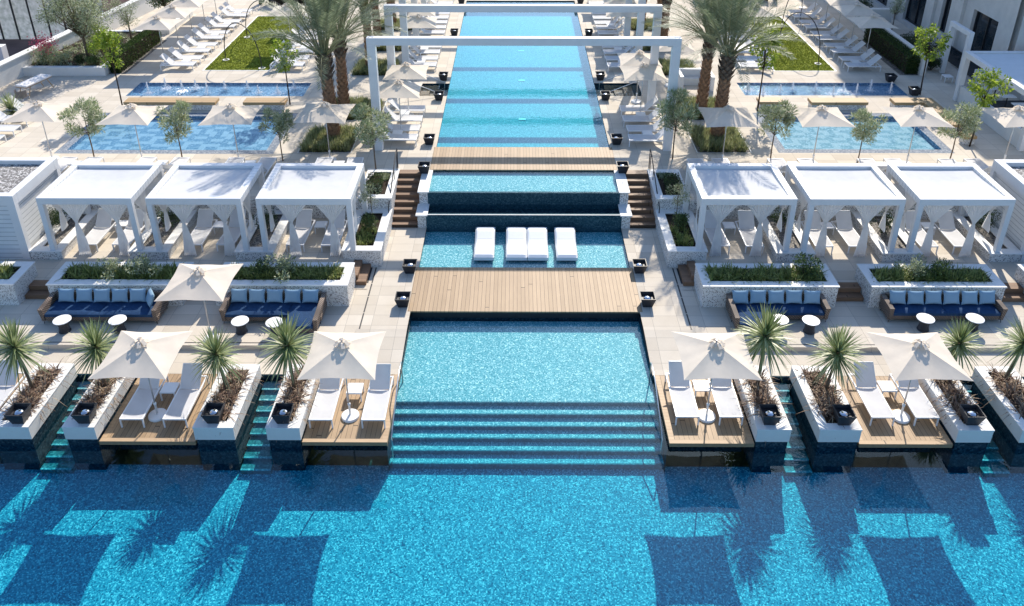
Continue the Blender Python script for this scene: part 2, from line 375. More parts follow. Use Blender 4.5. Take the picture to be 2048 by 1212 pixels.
M['netting']=m_greenhouse()
M['shadecloth']=m_fabric('pale_shade_cloth',(.80,.86,.80),.72,var=.3)
M['earth']=simple('reddish_earth',(.16,.10,.085),.95,0,.3,.8,.5)

def m_seam():
    m,nt,out=nm('white_folded_trim'); n=N(nt); p=n.pos(); sx=n('SeparateXYZ'); n.l(p,sx.inputs[0])
    fr=n.math('FRACT',n.math('DIVIDE',sx.outputs[1],.235)); g=n.math('LESS_THAN',fr,.07)
    c=n.mix(g,(.78,.78,.77),(.30,.33,.36)); pbsdf(nt,out,n,c,.45,0,n.math('MULTIPLY',g,-1),.5,.02); return m
M['trim']=m_seam()
# ================================================================ PROTOTYPES
def make_lounger():
    t=thing('sun_lounger','white sun lounger','sun lounger')
    w=.335; zs=.33
    f=MB()
    for sx in (-1,1):
        f.box(sx*w-.02,sx*w+.02,0.0,1.95,zs-.035,zs+.015)
    f.box(-w+.02,w-.02,0.0,.04,zs-.033,zs+.012); f.box(-w+.02,w-.02,1.91,1.95,zs-.033,zs+.012); f.box(-w+.02,w-.02,1.30,1.33,zs-.05,zs-.02)
    f.build('frame',M['wmetal'],t)
    for sx in (-1,1):
        for y in (.02,1.93):
            MB().box(sx*w-.02,sx*w+.02,y-.02,y+.02,0,zs-.035).build('leg',M['wmetal'],t)
    s=MB(); n=8
    s.grid(lambda a,b:(-w+.02+(2*w-.04)*a,.04+1.27*b,zs+.006-.022*sin(pi*a)*1.0),6,8); s.build('seat_sling',M['sling'],t,True)
    # raised back
    yb,zb=1.87,.88; br=MB()
    for sx in (-1,1): br.tube([(sx*(w-.035),1.31,zs+.01),(sx*(w-.035),yb,zb)],.014,6)
    br.tube([(-w+.035,yb,zb),(w-.035,yb,zb)],.014,6)
    bk=MB(); bk.grid(lambda a,b:(-w+.04+(2*w-.08)*a,1.31+(yb-1.31)*b-.0,zs+.02+(zb-zs-.02)*b-.02*sin(pi*a)),6,6)
    b=bk.build('backrest',M['sling'],t,True); br.build('back_frame',M['wmetal'],b)
    for sx in (-1,1): MB().tube([(sx*(w-.05),1.62,zs+.26),(sx*(w-.05),1.88,zs)],.011,6).build('support_strut',M['wmetal'],t)
    return t
lounger=Proto(make_lounger())
def make_side_table():
    t=thing('side_table','small white side table','side table')
    MB().box(-.24,.24,-.24,.24,.30,.345,.008).build('table_top',M['wmetal'],t)
    for sx in (-1,1):
        for sy in (-1,1): MB().box(sx*.215-.02,sx*.215+.02,sy*.215-.02,sy*.215+.02,0,.30).build('leg',M['wmetal'],t)
    return t
stable=Proto(make_side_table())
def make_umbrella(half=1.10,ze=2.37,zt=2.76):
    t=thing('parasol','parasol','parasol')
    b=MB(); b.lathe([(.02,.10),(.26,.075),(.275,.05),(.275,0.0)][::-1],28); b.build('base_plate',M['wmetal'],t,False)
    MB().lathe([(.035,.05),(.035,.45),(.045,.46),(.045,.52),(.02,.53)],12).build('pole_sleeve',M['wmetal'],t,True)
    MB().tube([(0,0,.06),(0,0,zt-.03)],.021,10).build('pole',M['pole'],t,True)
    c=MB(); nr,na=9,12
    for q in range(4):
        cr,sr=[(1,0),(0,1),(-1,0),(0,-1)][q]
        def P(a,r):
            s=2*a-1; edge=1-.075*(1-s*s)*r            # hem curves in between the corners
            z=zt+(ze-zt)*(r**1.06)-.035*sin(pi*r)*(1-s*s)+.012*sin(7*s+q)*r*(1-s*s)
            x,y=r*half*edge,r*half*s*(1-.0*r)
            return (x*cr-y*sr,x*sr+y*cr,z)
        c.grid(lambda u,v:P(u,v),na,nr)
    cn=c.build('canopy',M['canopy'],t,True)
    m=MB(); rnd=random.Random(2)
    for i in range(10):
        an=2*pi*i/10+rnd.uniform(-.2,.2); r=rnd.uniform(.17,.27); w=rnd.uniform(.03,.055); lift=rnd.uniform(.03,.08)
        d=Vector((cos(an),sin(an),0)); sd=Vector((-sin(an),cos(an),0)); pts=[Vector((0,0,zt+.10)),d*r*.45+Vector((0,0,zt+.07+lift)),d*r+Vector((0,0,zt+.03)),d*r*.7+Vector((0,0,zt-.005))]
        ww=[.3,1,1.3,.7]
        for j in range(3): m.quad(tuple(pts[j]-sd*w*ww[j]),tuple(pts[j]+sd*w*ww[j]),tuple(pts[j+1]+sd*w*ww[j+1]),tuple(pts[j+1]-sd*w*ww[j+1]))
    m.build('vent_cap',M['canopy'],cn)
    MB().tube([(0,0,zt-.02),(0,0,zt+.17)],.022,8).build('finial',M['pole'],cn)
    for sx in (-1,1):
        for sy in (-1,1): MB().tube([(0,0,zt-.05),(sx*half*.97,sy*half*.97,ze-.015)],.010,5).build('rib',M['pole'],t)
    return t
umb=Proto(make_umbrella())
def make_lantern():
    t=thing('fire_lantern','square black lantern','lantern')
    b=MB(); h=.40
    # tapered open box with rim
    a0,a1=.17,.27; th=.03
    def sq(a,z): return [(-a,-a,z),(a,-a,z),(a,a,z),(-a,a,z)]
    rings=[sq(a0,0),sq(a1,h),sq(a1-th,h),sq(a1-th-.03,h-.13)]
    for r in rings: b.v+=r
    for k in range(3):
        for i in range(4): j=(i+1)%4; b.f.append((k*4+i,k*4+j,k*4+4+j,k*4+4+i))
    b.f.append((3,2,1,0)); b.f.append((12,13,14,15))
    b.build('body',M['darkbox'],t)
    MB().lathe([(.12,h-.128),(.14,h-.11),(.125,h-.085),(.07,h-.06),(.01,h-.05)],20).build('dome',M['chrome'],t,True)
    return t
lant=Proto(make_lantern())
def make_round_table():
    t=thing('round_table','round table','side table')
    MB().lathe([(.28,.46),(.295,.465),(.295,.485),(.285,.49)],28).build('table_top',M['tabletop'],t)
    MB().lathe([(.29,.448),(.30,.452),(.30,.4645)],28).build('rim',M['dark'],t)
    b=MB(); n=30
    for k in range(n):
        a=2*pi*k/n; a2=a+.5
        b.tube([(.20*cos(a),.20*sin(a),.445),(.15*cos(a+.25),.15*sin(a+.25),.22),(.18*cos(a2),.18*sin(a2),.01)],.012,4)
    b.lathe([(.19,0),(.20,.01),(.20,.02)],24)
    b.build('rope_base',M['mesh_dark'],t)
    MB().lathe([(.13,.03),(.11,.22),(.15,.44)],20).build('core',M['dark'],t,True)
    return t
rtable=Proto(make_round_table())
# ---------------------------------------------------------------- plants
def leafcloud(mb,c,r,n,ll,lw,hang=0.0,clumps=None,seed=0,up=0.0):
    rnd=random.Random(seed)
    cl=clumps or [(c,1.0)]
    for i in range(n):
        cc,rr=cl[rnd.randrange(len(cl))]; 
        while True:
            p=Vector((rnd.uniform(-1,1),rnd.uniform(-1,1),rnd.uniform(-1,1)))
            if p.length<=1: break
        p=p*(.55+.45*rnd.random()) if rnd.random()<.4 else p.normalized()*rnd.uniform(.7,1)
        q=Vector(cc)+Vector((p.x*r[0]*rr,p.y*r[1]*rr,p.z*r[2]*rr))
        d=(p+Vector((rnd.gauss(0,.5),rnd.gauss(0,.5),rnd.gauss(0,.5)-hang+up)))
        if d.length<.05: d=Vector((0,0,1))
        mb.leaf(q,d,ll*rnd.uniform(.7,1.25),lw*rnd.uniform(.7,1.2),Vector((rnd.gauss(0,1),rnd.gauss(0,1),rnd.gauss(0,1))))
def make_tree(name,h_tr,r,n,ll,lw,mat,bark,seed,stake=False,hang=0,nclump=14,tr=.03,up=0.,spread=.75,flowers=None,lean=(0,0),lobe=.42):
    rnd=random.Random(seed)
    t=thing(name,name,'tree')
    rx,rz=r; c=Vector((lean[0],lean[1],h_tr+rz*.75))
    trunk=MB(); trunk.tube([(0,0,0),(lean[0]*.3+.02,lean[1]*.3,h_tr*.5),(lean[0]*.8,lean[1]*.8,h_tr),(c.x,c.y,c.z)],[tr*1.15,tr,tr*.85,tr*.4],7)
    cl=[]
    for i in range(nclump):
        while True:
            p=Vector((rnd.uniform(-1,1),rnd.uniform(-1,1),rnd.uniform(-1,1)))
            if .25<p.length<=1: break
        q=c+Vector((p.x*rx*spread,p.y*rx*spread,p.z*rz*spread)); cl.append((tuple(q),rnd.uniform(.65,1.15)))
        b0=Vector((lean[0]*.8,lean[1]*.8,h_tr*rnd.uniform(.85,1.0))); 
        trunk.tube([b0,(b0+q)/2+Vector((0,0,-.04)),q],[tr*.45,tr*.28,tr*.12],4)
        for k in range(3):
            e=q+Vector((rnd.gauss(0,1),rnd.gauss(0,1),rnd.gauss(0,.8)))*rx*.28; trunk.tube([q,e],[tr*.12,tr*.05],3)
    trunk.build('trunk',bark,t,True)
    cr=MB(); leafcloud(cr,c,(rx*lobe,rx*lobe,rz*lobe),n,ll,lw,hang,cl,seed,up); crn=cr.build('crown',mat,t)
    if flowers:
        fm=MB(); leafcloud(fm,c,(rx*lobe*1.1,rx*lobe*1.1,rz*lobe*1.1),flowers[1],.06,.06,0,cl,seed+5); fm.build('blossoms',flowers[0],t)
    if stake: MB().tube([(.07,.03,0),(.05,.02,h_tr*.95)],.017,6).build('stake',M['pole_wood'],t)
    return t
def add_blade(mb,p,ang,l,w,rise,droop,seg=3):
    """an arching strap leaf"""
    d=Vector((cos(ang),sin(ang),0)); sd=Vector((-sin(ang),cos(ang),0)); prev=None
    for i in range(seg+1):
        s=i/seg; q=Vector(p)+d*(l*cos(rise)*s)+Vector((0,0,l*(sin(rise)*s-droop*s*s)))
        ww=w*.5*(1-s**2.2)+.002
        a,b=tuple(q-sd*ww),tuple(q+sd*ww)
        if prev is None: mb.v+=[a,b]
        else:
            n=len(mb.v); mb.v+=[a,b]; mb.f.append((n-2,n-1,n+1,n))
        prev=1
def make_cordyline(seed,h=1.25,lean=(.15,0)):
    rnd=random.Random(seed)
    t=thing('cordyline_palm','cordyline','palm')
    MB().tube([(0,0,0),(lean[0]*.25,lean[1]*.25,h*.35),(lean[0]*.7,lean[1]*.7,h*.7),(lean[0],lean[1],h+.05)],[.06,.045,.04,.05],8).build('trunk',M['bark'],t,True)
    c=MB(); top=Vector((lean[0],lean[1],h))
    n=190
    for i in range(n):
        s=i/n; el=radians(-50+135*s**.85)+rnd.gauss(0,.10); a=i*2.39996+rnd.gauss(0,.1)
        add_blade(c,top+Vector((cos(a)*.03,sin(a)*.03,(s-.4)*.30)),a,rnd.uniform(.76,1.0),.05,el,rnd.uniform(.10,.34)*(1.2 if s<.6 else .35),4)
    c.build('crown',M['lf_cord'],t)
    return t
def make_date_palm(seed,h=3.7,lean=(0,0),nf=36,fl=2.7,r0=.30):
    rnd=random.Random(seed)
    t=thing('date_palm','date palm','palm')
    tr=MB(); bt=MB(); rings=int(h/.16)+2
    tr.tube([(0,0,0),(lean[0]*.3,lean[1]*.3,h*.35),(lean[0]*.8,lean[1]*.8,h*.8),(lean[0],lean[1],h)],[r0*1.02,r0*.86,r0*.80,r0*.95],14)
    def axis(z):
        s=z/h; return Vector((lean[0]*s**1.1,lean[1]*s**1.1,z))
    for k in range(rings):
        z=.04+k*.16; s=z/h; rr=r0*(1.0-.20*min(1,s*1.4)) + (.075*min(1,(s-.74)/.08) if s>.74 else 0); tgt=bt if s>.76 else tr
        nn=7
        for i in range(nn):
            a=2*pi*(i+.5*(k%2))/nn+.03*k; c=axis(z)
            o=Vector((cos(a),sin(a),0)); sd=Vector((-sin(a),cos(a),0))
            w=rr*.45; out=rr+.008; ot=out+(.075 if s<.76 else .13*rnd.uniform(.5,1.4))
            p1=c+o*out-sd*w+Vector((0,0,-.0)); p2=c+o*out+sd*w; p3=c+o*ot+Vector((0,0,.17)); p4=c+o*(out-.045)+Vector((0,0,-.15))
            tgt.quad(tuple(p4),tuple(p2),tuple(p3),tuple(p1)); tgt.tri(tuple(p1),tuple(p3),tuple(p2))
    tk=tr.build('trunk',M['palm_trunk'],t); bt.build('frond_boot',M['boots'],tk)
    top=Vector((lean[0],lean[1],h)); crown=MB(); ra=MB()
    for i in range(nf):
        s=i/nf; el=radians(86-60*s**1.25+rnd.gauss(0,4)); a=i*2.39996+rnd.gauss(0,.15); L=fl*rnd.uniform(.85,1.1)
        d=Vector((cos(a),sin(a),0)); pts=[]
        droop=L*(.08+.40*s)
        for j in range(9):
            u=j/8; pts.append(top+d*(.12+L*cos(el)*u*(1-.05*u))+Vector((0,0,L*sin(el)*u-droop*u*u*1.1)))
        ra.tube(pts,[.045,.032,.025,.019,.015,.012,.009,.006,.003],4,False)
        npair=58
        for j in range(npair):
            u=.24+.75*j/npair; x=u*8; i0=min(7,int(x)); fr=x-i0
            p=pts[i0].lerp(pts[i0+1],fr); tg=(pts[i0+1]-pts[i0]).normalized(); sd=tg.cross(Vector((0,0,1)))
            if sd.length<.05: sd=Vector((1,0,0))
            sd=sd.normalized(); nrm=sd.cross(tg)
            ll=.50*sin(pi*min(1,u*.82+.12))**.7+.06
            for q in (-1,1):
                dd=(sd*q*.80+tg*.75+nrm*rnd.uniform(.05,.45)+Vector((0,0,-.22)))
                crown.leaf(p,dd,ll*rnd.uniform(.85,1.1),.024,nrm)
    crown.build('crown',M['lf_palm'],t); ra.build('rachis',M['frond_stem'],t)
    return t
M['palm_trunk']=simple('palm_trunk_bark',(.30,.18,.11),.9,0,.4,9,.6,.1)
M['boots']=simple('dark_frond_boots',(.13,.105,.085),.95,0,.5,7,.8,.1)
M['frond_stem']=simple('frond_stem',(.26,.25,.12),.6,0,.2,6,.2)
def tuft_mesh(mb,x,y,z,n,l,w,rnd,rise=(50,85),droop=(.15,.5)):
    for i in range(n):
        a=rnd.uniform(0,2*pi); add_blade(mb,(x+rnd.gauss(0,.03),y+rnd.gauss(0,.03),z),a,l*rnd.uniform(.6,1.15),w,radians(rnd.uniform(*rise)),rnd.uniform(*droop),3)
def grass_bed(name,x0,x1,y0,y1,z,n,bl,l,w,mat,seed,label,cat='grass',rise=(45,85),droop=(.15,.6)):
    rnd=random.Random(seed); mb=MB()
    for i in range(n): tuft_mesh(mb,rnd.uniform(x0,x1),rnd.uniform(y0,y1),z,bl,l,w,rnd,rise,droop)
    return tag(mb.build(name,mat),label,cat,None,'stuff')
def make_bush(name,r,rz,n,ll,lw,mat,seed,lab='bush',cat='shrub',base=0.0):
    rnd=random.Random(seed); t=thing(name,lab,cat)
    st=MB()
    for i in range(7):
        a=rnd.uniform(0,6.28); st.tube([(0,0,0),(cos(a)*r*.35,sin(a)*r*.35,base+rz*.6),(cos(a)*r*.6,sin(a)*r*.6,base+rz*1.2)],[.014,.009,.004],4)
    st.build('stem',M['darkbark'],t)
    c=MB(); cl=[((rnd.gauss(0,r*.33),rnd.gauss(0,r*.33),base+rz+rnd.gauss(0,rz*.33)),rnd.uniform(.7,1.1)) for i in range(9)]
    leafcloud(c,(0,0,base+rz),(r*.5,r*.5,rz*.55),n,ll,lw,0,cl,seed,.3); c.build('foliage',mat,t)
    return t
# ---------------------------------------------------------------- soft furnishing
def cushion(mb,cx,cy,cz,w,h,t,tilt,rz=0,nu=10,nv=10):
    """pillow: pinched corners; local x width, v up, tilted back by tilt"""
    ct,st=cos(tilt),sin(tilt); cr,sr=cos(rz),sin(rz)
    def fn(side):
        def f(u,v):
            a=2*u-1; b=2*v-1
            k=1-.10*(1-abs(a)**2)*abs(b)**3; k2=1-.10*(1-abs(b)**2)*abs(a)**3
            th=t*((1-a**4)*(1-b**4))**.5*side
            x=a*w/2*k2; y=th; z=b*h/2*k
            y2=y*ct+z*st; z2=z*ct-y*st
            X=cx+x*cr-y2*sr; Y=cy+x*sr+y2*cr
            return (X,Y,cz+z2)
        return f
    mb.grid(fn(-1),nu,nv); mb.grid(lambda u,v:fn(1)(1-u,v),nu,nv)
def pad(mb,x0,x1,y0,y1,z0,z1,r=.05,nu=8,nv=8):
    """seat cushion with soft crown"""
    def f(u,v):
        a=2*u-1; b=2*v-1; e=((1-a**8)*(1-b**8))
        return (x0+(x1-x0)*u,y0+(y1-y0)*v,z1-r+r*e**.5)
    mb.grid(f,nu,nv)
    for (xa,ya,xb,yb) in ((x0,y0,x1,y0),(x1,y0,x1,y1),(x1,y1,x0,y1),(x0,y1,x0,y0)):
        mb.quad((xa,ya,z0),(xb,yb,z0),(xb,yb,z1-r),(xa,ya,z1-r))
def make_sofa(x0,x1,yf,yb,z,label,chaise=None,turned=False):
    """chaise: 'left' or 'right'"""
    t=thing('outdoor_sofa',label,'sofa',((x0+x1)/2,yf,z),0,'sofas in front of the planters')
    W=(x1-x0)/2; D=yb-yf; zb=.14; zseat=.30; za=.62
    fr=MB()
    fr.box(-W+.02,W-.02,.03,D-.02,zb,zseat,.01); fr.build('seat_frame',M['rattan'],t)
    for sx in (-1,1):
        yy=0.0
        if (chaise=='left' and sx<0) or (chaise=='right' and sx>0): yy=-.55
        a=MB(); xo=sx*W; xi=sx*(W-.16)
        # arm slopes outward
        lo,hi=min(xo,xi),max(xo,xi)
        a.v+=[(lo+(.06 if sx<0 else 0),yy,zb),(hi-(.06 if sx>0 else 0),yy,zb),(hi-(.06 if sx>0 else 0),D,zb),(lo+(.06 if sx<0 else 0),D,zb),
              (lo,yy-.02,za),(hi,yy-.02,za),(hi,D,za+.03),(lo,D,za+.03)]
        a.f+=[(0,3,2,1),(4,5,6,7),(0,1,5,4),(1,2,6,5),(2,3,7,6),(3,0,4,7)]
        a.build('armrest',M['rattan'],t)
    MB().box(-W+.16,W-.16,D-.10,D,zb+.01,.72,.01).build('back_frame',M['rattan'],t)
    for sx in (-1,1):
        for y in (.06,D-.08): MB().tube([(sx*(W-.1),y,zb),(sx*(W-.07),y-.01,0)],.012,5).build('leg',M['dark'],t)
    inner=W-.17
    ns=2
    xs=[-inner,0.0,inner]
    if chaise=='right': xs=[-inner,inner-1.0,inner]
    if chaise=='left': xs=[-inner,-inner+1.0,inner]
    for i in range(2):
        y0=.02
        if (chaise=='right' and i==1) or (chaise=='left' and i==0): y0=-.62
        s=MB(); pad(s,xs[i]+.006,xs[i+1]-.006,y0,D-.12,zseat+.002,zseat+.16,.05); s.build('seat_cushion',M['navy'],t,True)
        if y0<0: MB().box(xs[i]+.01,xs[i+1]-.01,y0+.02,.028,zb,zseat,.01).build('chaise_frame',M['rattan'],t)
    n=6 if chaise is None else 5
    wp=.60; gap=.635
    start=-inner+.33 if chaise!='left' else inner-.33-gap*(n-1)
    if chaise is None and not turned: start=-gap*(n-1)/2
    if turned: start=-inner+.75
    for i in range(n):
        cx=start+gap*i
        if chaise is None and turned: cx=-inner+.50+gap*1.0*i
        p=MB(); rz=random.uniform(-.04,.04); yy=D-.30
        if turned and i==n-1: rz=-1.0; yy=D-.42; cx=inner-.25
        cushion(p,cx,yy+random.uniform(-.015,.015),.72,wp,.50,.085,radians(24)+random.uniform(-.03,.03),rz)
        p.build('pillow',M['pillow'],t,True)
    return t
# ---------------------------------------------------------------- cabana
def curtain_mesh(cx,y,ztop,zbot,wt,knot=.42,shift=0,axis='x',tail=None,seed=1,dy=0):
    rnd=random.Random(seed); mb=MB(); zk=ztop-(ztop-zbot)*knot; ph=rnd.uniform(0,6)
    def f(u,v):
        z=ztop+(zbot-ztop)*v
        if v<knot: k=v/knot; w=wt*(1-k)**1.15+.10*k; pl=10
        else: k=(v-knot)/(1-knot); w=.10+(.48-.10)*k**.7; pl=7
        c=cx+shift*min(1,v/knot)
        a=(u-.5)
        d=.035*sin(u*pl*2*pi+ph)*(.35+.65*min(1,abs(v-knot)*2.5))+.02*sin(u*3+ph+v*4)
        x=c+a*w+.01*sin(9*v+ph)
        return (x,y+d+dy*v,z) if axis=='x' else (y+d,x,z)
    mb.grid(f,44,26); return mb
def make_cabana(mir=1):
    t=thing('cabana','white cabana','cabana')
    W,D=3.58,3.05; zb=.9-Z1; zt=3.2-Z1; bh=.27; bw=.26   # local z measured from the cabana terrace
    for x in (0,W-.2):
        for y in (0,D-.2): MB().box(x,x+.2,y,y+.2,zb,zt-bh).build('post',M['white'],t,bevel=.008)
    for a in ((0,W,0,bw,'x'),(0,W,D-bw,D,'x'),(0,bw,bw,D-bw,'y'),(W-bw,W,bw,D-bw,'y')):
        m=MB(); m.box(a[0],a[1],a[2],a[3],zt-bh,zt); b=m.build('roof_beam',M['trim'] if a[4]=='y' else M['white'],t,bevel=.008)
    r=MB(); r.grid(lambda u,v:(bw-.01+(W-2*bw+.02)*u,bw-.01+(D-2*bw+.02)*v,zt-.025-.07*min(1,(min(v,1)*1.6))*1.0-.05*sin(pi*u)*sin(pi*v)-(.03*v)),16,16)
    r.build('roof_cloth',M['roofcloth'],t,True)
    cs=[1.2,2.72] if mir>0 else [W-2.72,W-1.2]
    for i,cx in enumerate(cs): curtain_mesh(cx,.24,zt-bh,0.01,1.42,.38,.03*(1 if i else -1),seed=3+i).build('curtain',M['curtain'],t,True)
    for i,(sx,cy) in enumerate(((.13,.95),(W-.13,.95))):
        curtain_mesh(cy,sx,zt-bh,.75,1.1,.55,.12,axis='y',seed=9+i).build('curtain',M['curtain'],t,True)
    return t
M['seam']=simple('grey_seam',(.42,.44,.46),.5,0,.05,5,.05)
# ================================================================ SETTING
def slab(mb,x0,x1,y0,y1,z,holes=(),z0=None,rim=.0):
    xs=sorted({x0,x1,*[min(max(h[i],x0),x1) for h in holes for i in (0,1)]}); ys=sorted({y0,y1,*[min(max(h[i],y0),y1) for h in holes for i in (2,3)]})
    for i in range(len(xs)-1):
        for j in range(len(ys)-1):
            cx=(xs[i]+xs[i+1])/2; cy=(ys[j]+ys[j+1])/2
            if any(h[0]<cx<h[1] and h[2]<cy<h[3] for h in holes): continue
            mb.quad((xs[i],ys[j],z),(xs[i+1],ys[j],z),(xs[i+1],ys[j+1],z),(xs[i],ys[j+1],z))
    return mb
def walls(mb,x0,x1,y0,y1,z0,z1,sides='NSEW'):
    """faces looking into a basin"""
    if 'N' in sides: mb.quad((x0,y1,z0),(x1,y1,z0),(x1,y1,z1),(x0,y1,z1))
    if 'S' in sides: mb.quad((x1,y0,z0),(x0,y0,z0),(x0,y0,z1),(x1,y0,z1))
    if 'E' in sides: mb.quad((x1,y1,z0),(x1,y0,z0),(x1,y0,z1),(x1,y1,z1))
    if 'W' in sides: mb.quad((x0,y0,z0),(x0,y1,z0),(x0,y1,z1),(x0,y0,z1))
    return mb
PW=4.12        # half width of the pool axis
# --- far ground
g=MB(); g.quad((-900,-300,-3.0),(900,-300,-3.0),(900,1500,-3.0),(-900,1500,-3.0)); struct('ground',g,M['asphalt'])
# --- upper terrace with all its openings
NI=[( -6.5,-PW,42.16,44.1),(PW,6.6,42.2,44.2)]
MP=[(-22.0,-11.7,34.75,39.7),(12.0,20.25,34.98,39.85)]
FP=[(-21.75,-12.0,42.1,44.15),(12.25,21.2,42.35,44.3)]
LW=[(-18.95,-14.9,46.15,57.75),(14.9,18.65,46.2,57.8)]
BEDS=[(-10.6,-8.05,34.85,37.55),(-10.35,-7.3,38.7,41.4),(-10.0,-7.25,45.3,47.6),(-9.9,-7.35,49.8,51.6),(-10.0,-7.3,54.2,56.3),
      (8.15,10.75,34.95,37.7),(7.9,10.7,38.8,41.5),(7.7,10.3,45.4,47.7),(7.6,10.3,49.9,51.7),(7.4,10.2,54.3,56.4)]
POOLU=(-PW,PW,35.55,62.0)
HX=[(-6.95,-5.56,30.0,33.12),(5.56,6.95,30.0,33.12)]
t2=MB()
slab(t2,-29.9,48,33.12,90,Z2,[POOLU,(-PW,PW,33.12,35.55)]+NI+MP+FP+LW+BEDS)
slab(t2,-29.9,-6.95,30.35,33.12,Z2); slab(t2,6.95,48,30.35,33.12,Z2)
struct('upper_terrace',t2,M['paving'])
# retaining wall behind the cabanas
def wallthing(name,label,boxes,mat,cat='wall',cap=None,capz=None,bev=.0):
    m=MB()
    for b in boxes: m.box(*b,bev)
    o=m.build(name,mat); tag(o,label,cat)
    return o
for s,side in ((-1,'left'),(1,'right')):
    wallthing('retaining_wall','pebble retaining wall behind the three %s cabanas'%side,[(s*6.96,s*34,30.3,30.6,-.5,1.396)],M['pebble'])
# --- cabana terraces, sofa terraces, walkways, front strips
low=MB()
for s in (-1,1):
    def q(xa,xb,ya,yb,za,zb=None):
        zb=za if zb is None else zb
        a,b=min(s*xa,s*xb),max(s*xa,s*xb); low.quad((a,ya,za),(b,ya,za),(b,yb,zb),(a,yb,zb))
    q(6.62,34,25.57,30.31,Z1)
    q(5.9,34,22.28,25.6,ZS); q(5.9,6.65,25.57,27.2,ZS)
    q(PW,5.9,23.2,30.12,ZS); q(PW,5.9,21.3,23.2,Z0,ZS)
    q(5.9,34,21.03,22.30,Z0); q(PW,5.9,21.03,21.3,Z0)
struct('lower_terrace',low,M['paving'])
ed=MB()
for s in (-1,1):
    a,b=sorted((s*5.9,s*34)); ed.quad((a,22.28,-.1),(b,22.28,-.1),(b,22.28,ZS),(a,22.28,ZS))
    a,b=sorted((s*6.62,s*34)); ed.quad((a,25.575,ZS-.1),(b,25.575,ZS-.1),(b,25.575,Z1),(a,25.575,Z1))
    x=s*5.9; ed.tri((x,21.3,0),(x,22.28,ZS),(x,22.28,0)) 
    ed.quad((s*PW,24.25,-.5),(s*PW,27.05,-.5),(s*PW,27.05,ZS),(s*PW,24.25,ZS))
struct('terrace_step_edge',ed,M['paving'])
dr=MB()
for s in (-1,1):
    for a,b in ((23.2,24.1),(24.15,25.1),(25.15,25.95),(26.0,27.05)): dr.box(s*5.78-.025,s*5.78+.025,a,b,ZS+.002,ZS+.006)
    dr.box(s*5.95-.03,s*5.95+.03,26.0,27.05,ZS+.002,ZS+.006)
    a,b=sorted((s*6.0,s*33)); dr.box(a,b,22.40,22.435,ZS+.002,ZS+.006)
struct('drain_channel',dr,M['drain'])
# --- POOL: lower basin
ZW=-.155; ZF=-1.17
stepv=[803,827,851,875,900,926]; zs_=[-.30-.135*k for k in range(7)]
ys=[at(1050,v,z)[1] for v,z in zip(stepv,zs_)]
fl=MB()
fl.quad((-45,-4,ZF),(45,-4,ZF),(45,18.3,ZF),(-45,18.3,ZF))
struct('pool_floor',fl,M['tile_deep'])
sh=MB(); sh.quad((-PW,ys[0],-.30),(PW,ys[0],-.30),(PW,24.3,-.30),(-PW,24.3,-.30)); 
for k in range(6):
    yn=ys[k+1] if k<5 else None
    z1=zs_[k+1]
    if yn: sh.quad((-PW,yn,z1),(PW,yn,z1),(PW,ys[k]-.035,z1),(-PW,ys[k]-.035,z1))
struct('pool_step',sh,M['tile_mid'])
ri=MB()
for k in range(6):
    z0=zs_[k+1] if k<5 else ZF
    ri.box(-PW+.001,PW-.001,ys[k]-.05,ys[k]+.0,z0-.02,zs_[k]+.004)
struct('pool_step_riser',ri,M['step_edge'])
pw_=MB()
for s in (-1,1): pw_.quad((s*PW,18.06,ZF),(s*PW,21.1,ZF),(s*PW,21.1,-.16),(s*PW,18.06,-.16)); pw_.quad((s*PW,21.1,ZF),(s*PW,24.3,ZF),(s*PW,24.3,-.003),(s*PW,21.1,-.003))
pw_.quad((-PW,24.28,-.5),(PW,24.28,-.5),(PW,24.28,.12),(-PW,24.28,.12))
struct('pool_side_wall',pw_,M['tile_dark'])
# ledge (bench) inside the upper part of the lower pool
le=MB()
le.box(-PW+.3,PW-.3,23.9,24.2,-.32,-.25)
struct('pool_ledge',le,M['tile_mid'])
def water(name,x0,x1,y0,y1,zt,zb,mat,cells=None):
    m=MB(); m.box(x0,x1,y0,y1,zb,zt); return struct(name,m,mat)
water('pool_water',-45.2,45.2,-4.2,24.29,ZW,ZF-.05,M['water'])
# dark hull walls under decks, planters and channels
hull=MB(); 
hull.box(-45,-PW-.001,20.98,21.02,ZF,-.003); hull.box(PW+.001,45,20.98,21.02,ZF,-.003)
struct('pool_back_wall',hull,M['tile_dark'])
# --- daybed pool
WD=.10
d=MB(); d.quad((-PW,27.08,-.03),(PW,27.08,-.03),(PW,30.1,-.03),(-PW,30.1,-.03)); struct('daybed_pool_floor',d,M['tile_mid'])
d=MB(); walls(d,-PW,PW,27.08,30.1,-.16,ZS-.002,'EWS'); struct('daybed_pool_wall',d,M['tile_dark'])
d=MB(); d.box(-PW,PW,30.1,30.25,-.16,.80); d.box(-PW,PW,31.06,31.2,.3,1.335)
struct('weir_wall',d,M['tile_wall'])
d=MB(); d.quad((-PW,30.25,.55),(PW,30.25,.55),(PW,31.06,.55),(-PW,31.06,.55)); struct('weir_basin_floor',d,M['tile_dark'])
d=MB(); d.box(-PW+.02,PW-.02,30.085,30.13,.801,.815); struct('weir_lip',d,M['cap'])
water('daybed_pool_water',-PW+.002,PW-.002,27.082,30.098,WD,-.2,M['water_day'])
water('weir_basin_water',-PW+.002,PW-.002,30.252,31.058,.775,.5,M['water_day'])
d=MB(); d.quad((-PW,31.2,1.22),(PW,31.2,1.22),(PW,33.15,1.22),(-PW,33.15,1.22)); struct('spill_pool_floor',d,M['tile_mid'])
d=MB(); walls(d,-PW,PW,31.2,33.15,.98,Z2-.003,'EWN'); struct('spill_pool_wall',d,M['tile_dark'])
